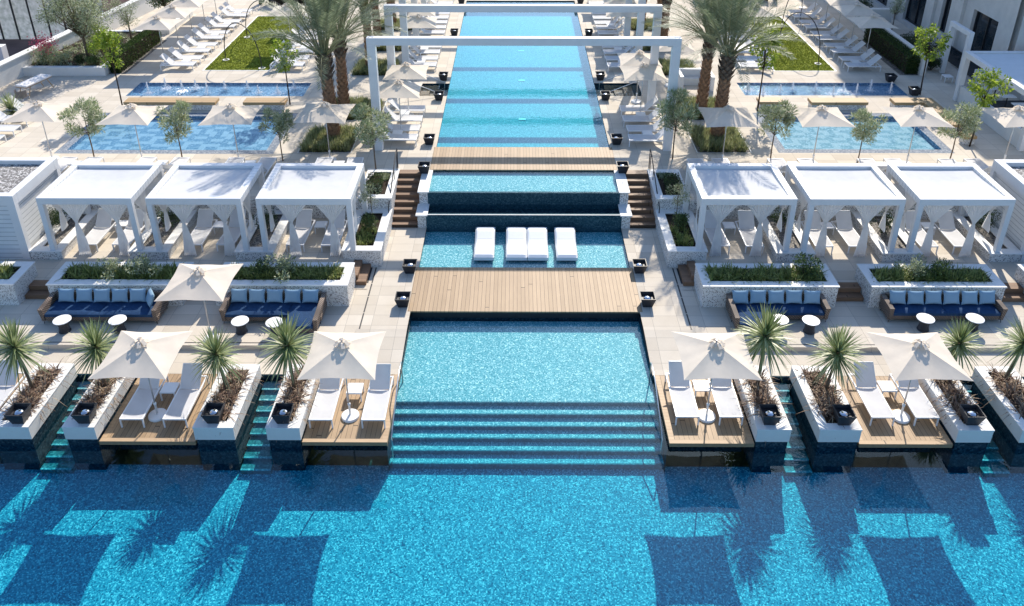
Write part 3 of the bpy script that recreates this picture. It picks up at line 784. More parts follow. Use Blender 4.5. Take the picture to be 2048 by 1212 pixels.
water('spill_pool_water',-PW+.002,PW-.002,31.07,33.148,1.345,.9,M['water_day'])
# --- upper pool
zu=.50
d=MB(); d.quad((-PW,35.55,zu),(PW,35.55,zu),(PW,62,zu),(-PW,62,zu))
struct('upper_pool_floor',d,M['tile_up'])
for yy in (36.7,41.0,47.0,52.6):
    d=MB(); d.box(-.20,.20,yy-.13,yy+.13,zu,zu+.03,.01); struct('pool_floor_inlet',d,M['wmetal'])
d=MB(); 
for s in (-1,1):
    x=s*PW
    for a,b in ((35.55,42.16),(44.12,62)): d.quad((x,a,.45),(x,b,.45),(x,b,Z2-.003),(x,a,Z2-.003))
d.quad((-PW,62,.45),(PW,62,.45),(PW,62,Z2-.003),(-PW,62,Z2-.003)); 
for n in NI: walls(d,n[0],n[1],n[2],n[3],.7,Z2-.003,'NS'+('W' if n[0]<0 else 'E'))
struct('upper_pool_wall',d,M['tile_dark'])
d=MB()
for n in NI:
    s=-1 if n[0]<0 else 1
    for k in range(4): 
        a,b=sorted((s*(PW+.1+.5*k),s*(PW+.1+.5*(k+1)))); d.box(a,b,n[2]+.01,n[3]-.01,.7,.86+.12*k)
struct('niche_step',d,M['stairwood'])
w=MB(); w.box(-PW+.002,PW-.002,35.552,61.99,.45,1.34)
struct('upper_pool_water',w,M['water_up'])
w=MB(); 
for n in NI:
    a,b=(n[0]+.002,-PW) if n[0]<0 else (PW,n[1]-.002); w.quad((a,n[2]+.002,1.338),(b,n[2]+.002,1.338),(b,n[3]-.002,1.338),(a,n[3]-.002,1.338))
struct('niche_water',w,M['water_sh'])
# --- mosaic and fountain pools
for i,h in enumerate(MP):
    e=.42
    d=MB(); d.quad((h[0],h[2],Z2-.01),(h[1],h[2],Z2-.01),(h[1],h[3],Z2-.01),(h[0],h[3],Z2-.01))
    rim=MB(); slab(rim,h[0],h[1],h[2],h[3],Z2-.006,[(h[0]+e,h[1]-e,h[2]+e,h[3]-e)]); struct('pool_rim',rim,M['tile_edge'])
    f=MB(); f.quad((h[0]+e,h[2]+e,Z2-.22),(h[1]-e,h[2]+e,Z2-.22),(h[1]-e,h[3]-e,Z2-.22),(h[0]+e,h[3]-e,Z2-.22)); struct('mosaic_pool_floor',f,M['tile_pat' if i==0 else 'tile_patg'])
    f=MB(); walls(f,h[0]+e,h[1]-e,h[2]+e,h[3]-e,Z2-.22,Z2-.007); struct('mosaic_pool_wall',f,M['tile_blue'])
    w=MB(); w.quad((h[0]+e+.002,h[2]+e+.002,Z2-.05),(h[1]-e-.002,h[2]+e+.002,Z2-.05),(h[1]-e-.002,h[3]-e-.002,Z2-.05),(h[0]+e+.002,h[3]-e-.002,Z2-.05)); struct('mosaic_pool_water',w,M['water_sh'] if i==0 else M['water_sh'])
for i,h in enumerate(FP):
    f=MB(); f.quad((h[0],h[2],Z2-.16),(h[1],h[2],Z2-.16),(h[1],h[3],Z2-.16),(h[0],h[3],Z2-.16)); struct('fountain_pool_floor',f,M['tile_blue'])
    f=MB(); walls(f,h[0],h[1],h[2],h[3],Z2-.16,Z2-.003); struct('fountain_pool_wall',f,M['tile_blue'])
    w=MB(); w.quad((h[0]+.002,h[2]+.002,Z2-.05),(h[1]-.002,h[2]+.002,Z2-.05),(h[1]-.002,h[3]-.002,Z2-.05),(h[0]+.002,h[3]-.002,Z2-.05)); struct('fountain_pool_water',w,M['water_fo'])
# --- lawns
def lawn_obj(h,side):
    rnd=random.Random(5); m=MB()
    x0,x1,y0,y1=h; m.quad((x0+.1,y0+.1,Z2+.0),(x1-.1,y0+.1,Z2+.0),(x1-.1,y1-.1,Z2+.0),(x0+.1,y1-.1,Z2+.0)); struct('lawn_bed',m,M['lawn'])
    m=MB(); slab(m,x0,x1,y0,y1,Z2+.012,[(x0+.1,x1-.1,y0+.1,y1-.1)]); walls(m,x0+.1,x1-.1,y0+.1,y1-.1,Z2-.05,Z2+.012); struct('lawn_border',m,M['cap'])
    gm=MB()
    for i in range(15000):
        x=rnd.uniform(x0+.12,x1-.12); y=rnd.uniform(y0+.12,y1-.12); a=rnd.uniform(0,6.28); l=rnd.uniform(.025,.075)*(1+.5*noise.noise(Vector((x*2,y*2,0)))); w=.03
        dx,dy=cos(a)*w,sin(a)*w; gm.tri((x-dx,y-dy,Z2),(x+dx,y+dy,Z2),(x+dy*1.2+rnd.gauss(0,.02),y-dx*1.2,Z2+l))
    tag(gm.build('lawn_grass',M['lawn_blade']),'sunlit green lawn grass %s'%side,'grass',None,'stuff')
M['lawn_blade']=m_leaf('lawn_blades',[(.14,.18,.02),(.23,.275,.035),(.33,.36,.06)],.8,.3)
lawn_obj(LW[0],'left of the upper pool'); lawn_obj(LW[1],'right of the upper pool')
# --- planting beds on the upper terrace
for i,b in enumerate(BEDS):
    m=MB(); m.quad((b[0],b[2],Z2-.03),(b[1],b[2],Z2-.03),(b[1],b[3],Z2-.03),(b[0],b[3],Z2-.03)); struct('bed_gravel',m,M['gravel2'])
    m=MB(); e=.05; slab(m,b[0],b[1],b[2],b[3],Z2+.01,[(b[0]+e,b[1]-e,b[2]+e,b[3]-e)]); walls(m,b[0]+e,b[1]-e,b[2]+e,b[3]-e,Z2-.04,Z2+.01); struct('bed_kerb',m,M['cap'])
    side='left' if b[0]<0 else 'right'
    where=['nearest the cabanas','at the foot of the two near palms','beyond the side steps','halfway along the upper pool','at the far end'][i%5]
    grass_bed('rosemary',b[0]+.2,b[1]-.2,b[2]+.15,b[3]-.2,Z2-.02,260,34,.50,.03,M['lf_ros'],40+i,'bushy rosemary bed %s of the upper pool, %s'%(side,where),'shrub',(35,88),(.0,.35))
# --- timber bridges
def bridge(y0,y1,zt,label,name='timber_bridge'):
    t=thing(name,label,'bridge',(0,y0,0)); m=MB(); m.box(-PW-.10,PW+.10,0,y1-y0,zt-.05,zt+.006); m.build('deck_boards',M['deck'],t)
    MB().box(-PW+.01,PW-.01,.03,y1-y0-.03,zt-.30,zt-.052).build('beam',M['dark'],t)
bridge(24.22,27.08,ZS,'wide timber bridge deck between the daybed pool and the lower pool')
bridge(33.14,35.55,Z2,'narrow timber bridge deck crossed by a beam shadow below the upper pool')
# --- side stairs, piers and rails
for s,side in ((-1,'left'),(1,'right')):
    t=thing('timber_stairs','dark timber stairs %s of the water cascade'%side,'stairs',(s*5.05,30.1,ZS))
    n=8; tr=3.03/n; rs=(Z2-ZS)/n
    for k in range(n):
        MB().box(-.545,.545,tr*k-.0,3.03,rs*k-.0+.0,rs*(k+1)+(.004 if k==n-1 else 0)).build('tread',M['stairwood'],t)
    t=thing('pebble_pier','upper pebble pier with stone cap %s of the spill wall'%side,'wall',(s*4.30,31.06,0))
    MB().box(-.18,.18,0,2.05,-.2,Z2-.04).build('wall',M['pebble'],t); MB().box(-.18-.06,.18+.06,-.06,2.05,Z2-.04,Z2+.003,.004).build('cap',M['stonecap'] if 'stonecap' in M else M['cap'],t)
    t=thing('pebble_pier','lower pebble pier with stone cap %s of the weir'%side,'wall',(s*4.30,30.1,0))
    MB().box(-.18,.18,0,.96,-.2,.76).build('wall',M['pebble'],t); MB().box(-.25,.25,-.06,.955,.76,.805,.004).build('cap',M['cap'],t)
    t=thing('handrail','black metal handrail on the outer side of the %s stairs'%side,'handrail',(s*5.66,30.1,ZS))
    MB().tube([(0,-.08,0),(0,-.02,1.0),(0,1.0,1.38),(0,2.95,2.2),(0,3.2,2.2),(0,3.2,1.25)],.024,6).build('rail',M['dark'],t,True)
    for y,z0,z1 in ((.95,.38,1.36),(2.0,.8,1.8),(2.9,1.18,2.18)): MB().tube([(0,y,z0),(0,y,z1)],.018,6).build('post',M['dark'],t)
# --- side planters (next to the stairs) : lower and upper tier
def planter(name,label,x0,x1,y0,y1,zb,zt,wall=.3,capw=None,mat='pebble',soil='soil',sd=.10,ov=.03,capt=.045,cat='planter'):
    t=thing(name,label,cat,((x0+x1)/2,y0,0)); a,b=x0-(x0+x1)/2,x1-(x0+x1)/2; L=y1-y0
    cw=capw or wall
    m=MB(); zt0=zt-capt; th=.12
    m.box(a,b,0,th,zb,zt0); m.box(a,b,L-th,L,zb,zt0); m.box(a,a+th,th,L-th,zb,zt0); m.box(b-th,b,th,L-th,zb,zt0)
    m.build('wall',M[mat],t)
    c=MB(); A,B,Y0,Y1=a-ov,b+ov,-ov,L+ov*.3
    c.box(A,B,Y0,cw,zt0,zt); c.box(A,B,L-cw,Y1,zt0,zt); c.box(A,A+cw+ov,cw,L-cw,zt0,zt); c.box(B-cw-ov,B,cw,L-cw,zt0,zt)
    c.build('cap',M['cap'],t)
    q=MB(); q.quad((a+.1,.1,zt-sd),(b-.1,.1,zt-sd),(b-.1,L-.1,zt-sd),(a+.1,L-.1,zt-sd)); q.build('soil',M[soil],t)
    return t
for s,side in ((-1,'left'),(1,'right')):
    a,b=sorted((s*5.58,s*7.06)); 
    planter('planter','white-capped pebble planter at the foot of the %s stairs'%side,a,b,27.12,30.38,ZS-.05,.93,.32)
    a,b=sorted((s*5.58,s*6.95)); planter('planter','upper pebble planter with hedge beside the %s stair head'%side,a,b,30.39,33.12,.5,Z2+.05,.30)
    for j,(xa,xb) in enumerate(((9.74,11.2),(13.82,15.32),(17.95,19.17))):
        a,b=sorted((s*xa,s*xb)); nmx=['inner two','outer two'][j] if j<2 else ''
        lab='low pebble planter between the %s %s cabanas'%(nmx,side) if j<2 else 'low pebble planter between the %s pavilion and its nearest cabana'%side
        planter('planter',lab,a,b,27.05,30.32,Z1-.05,.90,.34,soil='gravel2')
    for j,(xa,xb) in enumerate(((6.38,11.2),(12.40,17.15),(18.37,24.0))):
        a,b=sorted((s*xa,s*xb)); lab=['pebble planter with white cap behind the %s inner sofa','pebble planter with white cap behind the %s outer sofa','pebble planter cut by the %s edge of the frame'][j]%side
        planter('planter',lab,a,b,24.52,25.98,ZS-.05,1.1,.30,sd=.14)
        n=(150 if j<2 else 60)
        gx0,gx1=a+.36,b-.36
        if j==2: gx0,gx1=(max(gx0,-22),gx1) if s<0 else (gx0,min(gx1,22))
        grass_bed('strap_leaf_grass',gx0,gx1,24.9,25.6,.98,n,14,.55,.035,M['lf_grass'],80+j+s*5,'dark green strap-leaf grass in the planter behind the %s %s sofa'%(side,['inner','outer'][j] if j<2 else 'outermost'),'grass',(35,80),(.2,.7))
        # steps between the planters
        if j<2:
            xa2,xb2=(11.22,12.38) if j==0 else (17.17,18.35)
            a,b=sorted((s*xa2,s*xb2)); t=thing('timber_steps','two dark timber steps %s on the %s'%(['between the two sofa planters','beyond the outer sofa planter'][j],side),'stairs',((a+b)/2,24.9,ZS))
            w=(b-a)/2-.006
            MB().box(-w,w,0,.72,0,.17).build('tread',M['stairwood'],t); MB().box(-w,w,.34,.73,.172,.345).build('tread',M['stairwood'],t)
    a,b=sorted((s*5.98,s*6.62)); t=thing('timber_steps','dark timber side steps at the %s end of the cabana terrace'%('right' if s<0 else 'left') if False else 'dark timber side steps from the %s walkway up to the cabanas'%side,'stairs',(s*6.4,25.85,ZS))
    MB().box(-.42 if s>0 else -.19,.19 if s>0 else .42,0.0,1.22,0,.17).build('tread',M['stairwood'],t)
    MB().box(-.10 if s>0 else -.19,.19 if s>0 else .10,.5 if False else .16,1.215,.172,.345).build('tread',M['stairwood'],t)
# --- front planters by the pool (white render) and decks
FPL=[(-15.70,-14.52),(-13.53,-12.60),(-9.72,-8.55),(-7.60,-6.62),(6.68,7.66),(8.50,9.70),(12.50,13.52),(14.35,15.55)]
DK=[(-18.8,-15.75),(-12.57,-9.74),(-6.60,-4.10),(4.18,6.66),(9.73,12.46)]
nmF=['far left','left planter of the left deck','right planter of the left deck','left planter of the inner left deck','right planter of the inner right deck','left planter of the right deck','right planter of the right deck','far right']
labF=['white pool planter at the left edge with dry bronze grass','white pool planter left of the left parasol deck','white pool planter right of the left parasol deck','white pool planter left of the inner left deck','white pool planter right of the inner right deck','white pool planter left of the outer right deck','white pool planter right of the outer right deck','white pool planter at the right edge with dry bronze grass']
for i,(a,b) in enumerate(FPL):
    t=planter('pool_planter',labF[i],a,b,18.06,20.85,.08,.56,.26,mat='render',sd=.06,ov=.012,capt=.035)
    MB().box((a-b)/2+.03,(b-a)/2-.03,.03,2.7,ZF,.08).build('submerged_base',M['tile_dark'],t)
    grass_bed('bronze_grass',a+.26,b-.26,18.62,20.5,.49,46,20,.68,.028,M['lf_dead'],130+i,'dry bronze grass spilling over the '+labF[i][6:] if False else 'dry bronze grass filling the '+labF[i].replace(' with dry bronze grass',''),'grass',(10,80),(.3,1.0))
labD=['partly seen timber deck at the left edge','timber deck under the left pool parasol','timber deck under the inner left pool parasol','timber deck under the inner right pool parasol','timber deck under the outer right pool parasol']
for i,(a,b) in enumerate(DK):
    t=thing('pool_deck',labD[i],'deck',((a+b)/2,18.06,0)); w=(b-a)/2; L=2.98; e=.16
    MB().box(-w+e,w-e,e,L,-.04,.0).build('deck_boards',M['deck'],t)
    m=MB(); m.v+=[(-w,0,.003),(w,0,.003),(w-e,e,.003),(-w+e,e,.003),(-w,L,.003),(-w+e,L,.003),(w,L,.003),(w-e,L,.003)]; m.f+=[(0,1,2,3),(0,3,5,4),(1,6,7,2)]; m.build('border_board',M['deckx'],t)
    m=MB(); m.box(-w,w,0,.03,-.13,.001); m.box(-w,-w+.03,.03,L,-.13,.001); m.box(w-.03,w,.03,L,-.13,.001); m.build('fascia',M['deckside'],t)
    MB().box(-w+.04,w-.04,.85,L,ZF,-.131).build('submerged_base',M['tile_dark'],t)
# side channels with underwater steps
for i,(a,b) in enumerate(((-14.5,-13.55),(-8.53,-7.62),(7.68,8.48),(13.54,14.33))):
    m=MB(); e=MB()
    for k in range(8):
        y1=20.98-.38*k; y0=y1-.38; z=-.26-.105*k; m.box(a,b,y0 if k<7 else 17.95,y1,ZF,z); e.box(a+.01,b-.01,y0-.012,y0+.05,z-.02,z+.004)
    struct('channel_step',m,M['tile_teal']); struct('channel_step_nosing',e,M['tile_mid'])
    s='left' if i<2 else 'right'
    x=[b-.06,b-.06,a+.06,a+.06][i]
    t=thing('grab_rail',['slim steel grab rail in the outer left water channel','slim steel grab rail in the inner left water channel','slim steel grab rail in the inner right water channel','slim steel grab rail in the outer right water channel'][i],'handrail',(x,19.6,0))
    MB().tube([(0,1.5,.0),(0,1.5,.75),(0,1.35,.82),(0,.2,.05),(0,.0,-.35),(0,0,-.8)],.018,6).build('rail',M['steel'],t,True)
for s,side in ((-1,'left'),(1,'right')):
    t=thing('pool_rail','long steel handrail down the %s side of the wide pool steps'%side,'handrail',(s*(PW-.10),18.0,0))
    MB().tube([(0,3.0,-.42),(0,3.0,.55),(0,2.9,.62),(0,2.2,.60),(0,.55,.02),(0,.35,-.1),(0,.35,-.9)],.02,7).build('rail',M['steel'],t,True)
# niche rails
for s,side in ((-1,'left'),(1,'right')):
    t=thing('niche_rail','pair of steel rails over the %s side entry of the upper pool'%side,'handrail',(s*5.3,43.1,Z2))
    for y in (-.93,.93): MB().tube([(s*1.25,y,0),(s*1.25,y,.85),(s*.9,y,.85),(-s*.9,y,.1),(-s*.9,y,-.4)],.022,6).build('rail',M['steel'],t,True)
# --- portal frames over the upper pool
lab=['nearest','second','third','fourth','farthest']
for k in range(5):
    Y=35.12+5.36*k; t=thing('portal_frame','%s tall white steel portal frame spanning the upper pool'%lab[k],'pergola',(0,Y,Z2)); a=6.80; h=5.5
    for sx in (-1,1): MB().box(sx*a-.19,sx*a+.19,0,.34,0,h-.34).build('post',M['white'],t,bevel=.01)
    MB().box(-a-.19,a+.19,0,.34,h-.34,h).build('beam',M['white'],t,bevel=.01)
    b=MB()
    for sx in (-1,1):
        for dx in (-.08,.08): b.box(sx*a+dx-.02,sx*a+dx+.02,.08,.12,h,h+.015); 
        b.box(sx*(a-.30)-.08,sx*(a-.30)+.08,.1,.24,h-.42,h-.34)
    b.build('fixing',M['pole'],t)
# --- pavilions at both ends
for s,side in ((-1,'left'),(1,'right')):
    X0,X1=19.20,27.5; a,b=sorted((s*X0,s*X1)); t=thing('pavilion','white louvred pavilion with gravel roof at the %s end'%side,'pavilion',(s*X0,27.05,Z1))
    a,b=sorted((0,s*(X1-X0))); h=3.3-Z1; L=3.35; p=.30
    ws=.0
    m=MB(); lo,hi=(a,b-.12) if s<0 else (a+.12,b); m.box(lo,hi,.1,L-.1,0,h-.45); m.build('wall',M['siding'],t)
    m=MB(); m.box(a,b,0,p,h-.42,h); m.box(a,b,L-p,L,h-.42,h); 
    x0,x1=(b-p,b) if s<0 else (a,a+p); m.box(x0,x1,p,L-p,h-.42,h); m.build('parapet',M['white'],t,bevel=.006)
    x0,x1=(b-.30,b) if s<0 else (a,a+.30); MB().box(x0,x1,0,.22,0,h-.42).build('post',M['white'],t); MB().box(x0,x1,L-.22,L,0,h-.42).build('post',M['white'],t)
    x0,x1=(a+.05,b-.302) if s<0 else (a+.302,b-.05); m=MB(); m.box(x0,x1,.03,.098,0,h-.425); m.build('front_panel',M['siding'],t)
    m=MB(); m.quad((a,p-.01,h-.18),(b,p-.01,h-.18),(b,L-p+.01,h-.18),(a,L-p+.01,h-.18)); m.build('gravel_roof',M['gravel'],t)
# ================================================================ FURNITURE
# cabanas
cl=Proto(make_cabana(1)); cr=Proto(make_cabana(-1))
for i,x in enumerate((-18.37,-14.25,-10.11)): cl.put((x,27.08,Z1),0,'%s white curtained cabana of the left group of three'%['outermost','middle','innermost'][i],'curtained cabanas')
for i,x in enumerate((6.64,10.70,14.80)): cr.put((x,27.15,Z1),0,'%s white curtained cabana of the right group of three'%['innermost','middle','outermost'][i],'curtained cabanas')
cabL=[(-17.2,-15.86),(-13.05,-11.8),(-9.02,-7.66)]; cabR=[(7.72,9.06),(11.78,13.10),(15.92,17.22)]
pos=['outermost','middle','innermost']
for side,cc,pp in (('left',cabL,pos),('right',cabR,pos[::-1])):
    for (a,b),w in zip(cc,pp):
        for x,q in ((a,'left'),(b,'right')): lounger.put((x,27.62,Z1),0,'white sun lounger on the %s side inside the %s %s cabana'%(q,w,side),'loungers in the cabanas')
        stable.put(((a+b)/2,29.25,Z1),0,'small white side table inside the %s %s cabana'%(w,side),'side tables in the cabanas')
# decks by the pool
dk=[(-12.08+.28,-10.51,-11.16,-11.25,'left'),(-6.15,-4.58,-5.36,-5.37,'inner left'),(4.82,6.13,5.50,5.48,'inner right'),(10.66,11.98,11.32,11.38,'outer right')]
for i,(a,b,tx,ux,w) in enumerate(dk):
    y=18.62 if i<2 else 18.80
    for x,q in ((a,'left'),(b,'right')): lounger.put((x,y,0),0,'white sun lounger on the %s side of the %s pool deck'%(q,w),'loungers on the pool decks')
    stable.put((tx,y+1.38,0),0,'white side table between the loungers on the %s pool deck'%w,'side tables on the pool decks')
    umb.put((ux,19.12 if i<2 else 19.16,0),0,'beige square parasol over the two loungers of the %s pool deck'%w,'square parasols by the lower pool')
lounger.put((-16.35,18.75,0),0,'white sun lounger cut off by the left edge on the pool deck','loungers on the pool decks')
umb.put((-10.72,22.58,ZS),0,'beige square parasol standing between the two left sofas','square parasols by the lower pool')
# sofas and tables
make_sofa(-16.98,-12.85,23.40,24.44,ZS,'brown rattan sofa with navy seats and six pale blue pillows, far left',None,True)
make_sofa(-10.66,-7.12,23.42,24.44,ZS,'brown rattan corner sofa with chaise on its right, left of the pool','right')
make_sofa(7.20,10.66,23.62,24.46,ZS,'brown rattan corner sofa with chaise on its left, right of the pool','left')
make_sofa(12.72,16.82,23.62,24.46,ZS,'brown rattan sofa with navy seats and six pale blue pillows, far right')
for k,(x,y,l) in enumerate([(-15.97,23.03,'round white table at the left of the far left sofa'),(-14.06,23.04,'round white table at the right of the far left sofa'),(-9.82,23.0,'round white table at the left of the left corner sofa'),(-8.62,22.93,'round white table behind the bushy cordyline, left corner sofa'),(8.78,23.18,'round white table beside the chaise of the right corner sofa'),(9.83,23.12,'round white table at the right of the right corner sofa'),(13.83,23.26,'round white table at the left of the far right sofa'),(15.54,23.27,'round white table at the right of the far right sofa')]):
    rtable.put((x,y,ZS),k*.3,l,'round tables in front of the sofas')
# lanterns
LT=[(-14.86,18.34,.563,'pool planter at the left edge'),(-12.93,18.36,.563,'planter left of the left pool deck'),(-9.17,18.38,.563,'planter right of the left pool deck'),(-7.13,18.38,.563,'planter beside the inner left pool deck'),
    (7.08,18.40,.563,'planter beside the inner right pool deck'),(9.24,18.40,.563,'planter left of the outer right pool deck'),(12.98,18.42,.563,'planter right of the outer right pool deck'),
    (-4.42,24.62,ZS,'left walkway at the near end of the wide bridge'),(-4.42,26.80,ZS,'left walkway beside the daybed pool'),(4.44,24.68,ZS,'right walkway at the near end of the wide bridge'),(4.44,26.85,ZS,'right walkway beside the daybed pool'),
    (-4.42,32.9,Z2,'left pier at the head of the cascade'),(4.42,32.98,Z2,'right pier at the head of the cascade'),(-4.48,35.95,Z2,'left kerb at the near end of the upper pool'),(4.48,36.0,Z2,'right kerb at the near end of the upper pool'),
    (-4.5,41.65,Z2,'near side of the left niche of the upper pool'),(4.5,41.7,Z2,'near side of the right niche of the upper pool'),(-4.5,44.7,Z2,'far side of the left niche of the upper pool'),(4.5,44.8,Z2,'far side of the right niche of the upper pool'),
    (-4.45,53.2,Z2,'left kerb halfway along the upper pool'),(4.5,53.2,Z2,'right kerb halfway along the upper pool'),(-4.45,61.2,Z2,'left kerb at the far end of the upper pool'),(4.5,61.2,Z2,'right kerb at the far end of the upper pool'),
    (21.1,44.6,Z2,'shaded paving behind the right fountain pool'),(21.55,42.5,Z2,'shaded paving at the end of the right fountain pool')]
for x,y,z,l in LT: lant.put((x,y,z),0,'black square fire lantern on the '+l,'black square lanterns')
# daybeds
def make_daybed(w,label,x):
    t=thing('floating_daybed',label,'daybed',(x,27.66,.115),0,'floating white daybeds')
    m=MB(); L=2.2; n=18
    def zt(v): 
        k=.21+.05*sin(v*9.0)*.3
        if v>.60: k+=.13*min(1,(v-.60)/.22)-.05*max(0,(v-.85)/.15)
        if .30<v<.6: k-=.045*sin((v-.3)/.3*pi)
        return k
    prof=[]
    def f(u,v):
        a=2*u-1; e=(1-abs(a)**10)**.5; b=2*v-1; e2=(1-abs(b)**18)**.5
        return (a*w/2,L*v,zt(v)-.07+.07*e*e2)
    m.grid(f,14,n)
    for j in range(n):
        v0,v1=j/n,(j+1)/n
        for sx in (-1,1): m.quad((sx*w/2,L*v0,0),(sx*w/2,L*v1,0),(sx*w/2,L*v1,zt(v1)-.07),(sx*w/2,L*v0,zt(v0)-.07))
    for v in (0,1): m.quad((-w/2,L*v,0),(w/2,L*v,0),(w/2,L*v,zt(v)-.07),(-w/2,L*v,zt(v)-.07))
    mt=m.build('mattress',M['daybed'],t,False)
    pp_=MB(); zz=lambda v: zt(v)-.065
    for sx in (-1,1): pp_.tube([(sx*(w/2+.002),L*j/12,zz(j/12)) for j in range(13)],.009,5)
    for v in (.30,.60): pp_.tube([(w/2*(2*k/8-1),L*v,zt(v)+.001) for k in range(1,8)],.006,4)
    pp_.build('piping',M['seam'],mt)
    MB().box(-w/2+.015,w/2-.015,.02,L-.02,-.03,.002).build('float_base',M['dark'],t)
    return t
for w,x,l in ((.80,-1.60,'white floating daybed on its own at the left of the small pool'),(.83,-.31,'left half of the pair of white floating daybeds'),(.83,.545,'right half of the pair of white floating daybeds'),(.84,1.70,'white floating daybed on its own at the right of the small pool')): make_daybed(w,l,x)
# --- upper terrace loungers : rows on both sides of the upper pool (heads away from the water)
def row(ys,xf,rz,lab,grp,tab_after=None,skip=()):
    for i,y in enumerate(ys):
        lounger.put((xf,y,Z2),rz,lab%ORD[i],grp)
yA=[35.95,37.1,38.3,39.6]; yB=[46.45,47.65,48.85,50.05]; yC=[52.9,54.05,55.2,56.4,57.6]; yD=[60.2,61.4]
for s,side in ((-1,'left'),(1,'right')):
    rz=radians(90)*(-s); xf=s*5.08
    row(yA,xf,rz,'white sun lounger, %s from the near end, '+'%s of the upper pool'%side,'loungers beside the upper pool')
    row(yB,xf,rz,'white sun lounger, %s beyond the niche, '+'%s of the upper pool'%side,'loungers beside the upper pool')
    row(yC,xf,rz,'white sun lounger, %s past the second portal, '+'%s of the upper pool'%side,'loungers beside the upper pool')
    row(yD,xf,rz,'white sun lounger, %s in the last group, '+'%s of the upper pool'%side,'loungers beside the upper pool')
    for y,l in ((36.52,'nearest pair'),(38.95,'second pair'),(47.05,'third pair'),(49.45,'fourth pair'),(54.6,'fifth pair')): stable.put((s*6.05,y,Z2),0,'white side table in the %s of loungers %s of the upper pool'%(l,side),'side tables beside the upper pool')
    ux=[(5.95,36.9),(5.9,39.4),(6.15,48.0),(6.4,50.6),(6.3,55.5),(6.2,60.3)] if s<0 else [(6.05,39.3),(6.15,41.3),(6.3,50.4),(6.4,52.9),(6.3,55.7),(6.2,60.3)]
    for i,(x,y) in enumerate(ux): umb.put((s*x,y,Z2),radians(0),'beige parasol, %s along the %s side of the upper pool'%(ORD[i],side),'parasols beside the upper pool')
umb.put((8.35,43.8,Z2),0,'beige parasol dappled by palm shade next to the white wall niche','parasols beside the upper pool')
# rows beside the lawns
yl=[46.5,47.65,49.1,50.25,51.7,52.85,54.3,55.45,56.9,58.05]
for s,side in ((-1,'left'),(1,'right')):
    rz=radians(90)*(-s); xo=s*19.42 if s<0 else 19.25; xi=s*12.95
    for i,y in enumerate(yl):
        lounger.put((xo,y,Z2),rz,'white sun lounger, %s in the row on the outer side of the %s lawn'%(ORD[i],side),'loungers around the lawns')
        if i<9: lounger.put((xi,y+.0,Z2),rz,'white sun lounger, %s in the row between the %s lawn and the palms'%(ORD[i],side),'loungers around the lawns')
        if i%2==0:
            stable.put((xo+s*.75,y+.58,Z2),0,'white side table, %s in the row outside the %s lawn'%(ORD[i//2],side),'side tables around the lawns')
            if i<8: stable.put((xi+s*.75,y+.6,Z2),0,'white side table, %s in the row inside the %s lawn'%(ORD[i//2],side),'side tables around the lawns')
    oy=[47.3,49.75,52.2,54.6,57.0,59.5] if s<0 else [47.9,50.4,52.8,55.2,57.6,60.0]
    for i,y in enumerate(oy): umb.put((s*(21.55 if s<0 else 20.9),y,Z2),0,'beige parasol, %s in the row outside the %s lawn'%(ORD[i],side),'parasols around the lawns',sc=1.04)
    for i,y in enumerate((50.6,55.2)): umb.put((s*14.7,y,Z2),0,'beige parasol, %s in the row between the %s lawn and the palms'%(ORD[i],side),'parasols around the lawns')
# row behind the cabanas
for s,side,xs in ((-1,'left',(-20.6,-19.45,-17.0,-15.5,-13.0,-11.55,-9.0,-7.6)),(1,'right',(7.75,8.9,11.4,12.75,15.45,16.65,19.1,20.3))):
    for i,x in enumerate(xs): lounger.put((x,33.68,Z2),pi,'white sun lounger, %s from the left in the row behind the %s cabanas'%(ORD[i],side),'loungers behind the cabanas')
    for i in range(0,8,2): stable.put(((xs[i]+xs[i+1])/2,33.1,Z2),0,'white side table, %s from the left behind the %s cabanas'%(ORD[i//2],side),'side tables behind the cabanas')
for i,(x,y) in enumerate([(-21.69,34.05),(-17.39,33.81),(-13.02,33.83),(-8.84,34.01)]): umb.put((x,y,Z2),0,'beige parasol, %s from the left in the row above the left cabanas'%ORD[i],'parasols behind the cabanas',sc=(1.05,1.05,1.0))
for i,(x,y) in enumerate([(9.02,33.68),(13.16,33.7),(17.42,33.72),(21.81,33.74)]): umb.put((x,y,Z2),0,'beige parasol, %s from the left in the row above the right cabanas'%ORD[i],'parasols behind the cabanas',sc=(1.05,1.05,1.0))
# far left corner
for i,(x,y) in enumerate([(-24.7,39.55),(-24.85,38.2),(-24.8,36.95),(-24.95,35.75)]): lounger.put((x,y,Z2),radians(90),'white sun lounger, %s from the back by the left edge of the upper terrace'%ORD[i],'loungers at the left edge')
stable.put((-25.6,38.9,Z2),0,'white side table between loungers at the left edge of the upper terrace','side tables beside the upper pool')
umb.put((-28.9,39.9,Z2),0,'beige parasol partly seen at the left edge by the massage table','parasols beside the upper pool',sc=1.15)
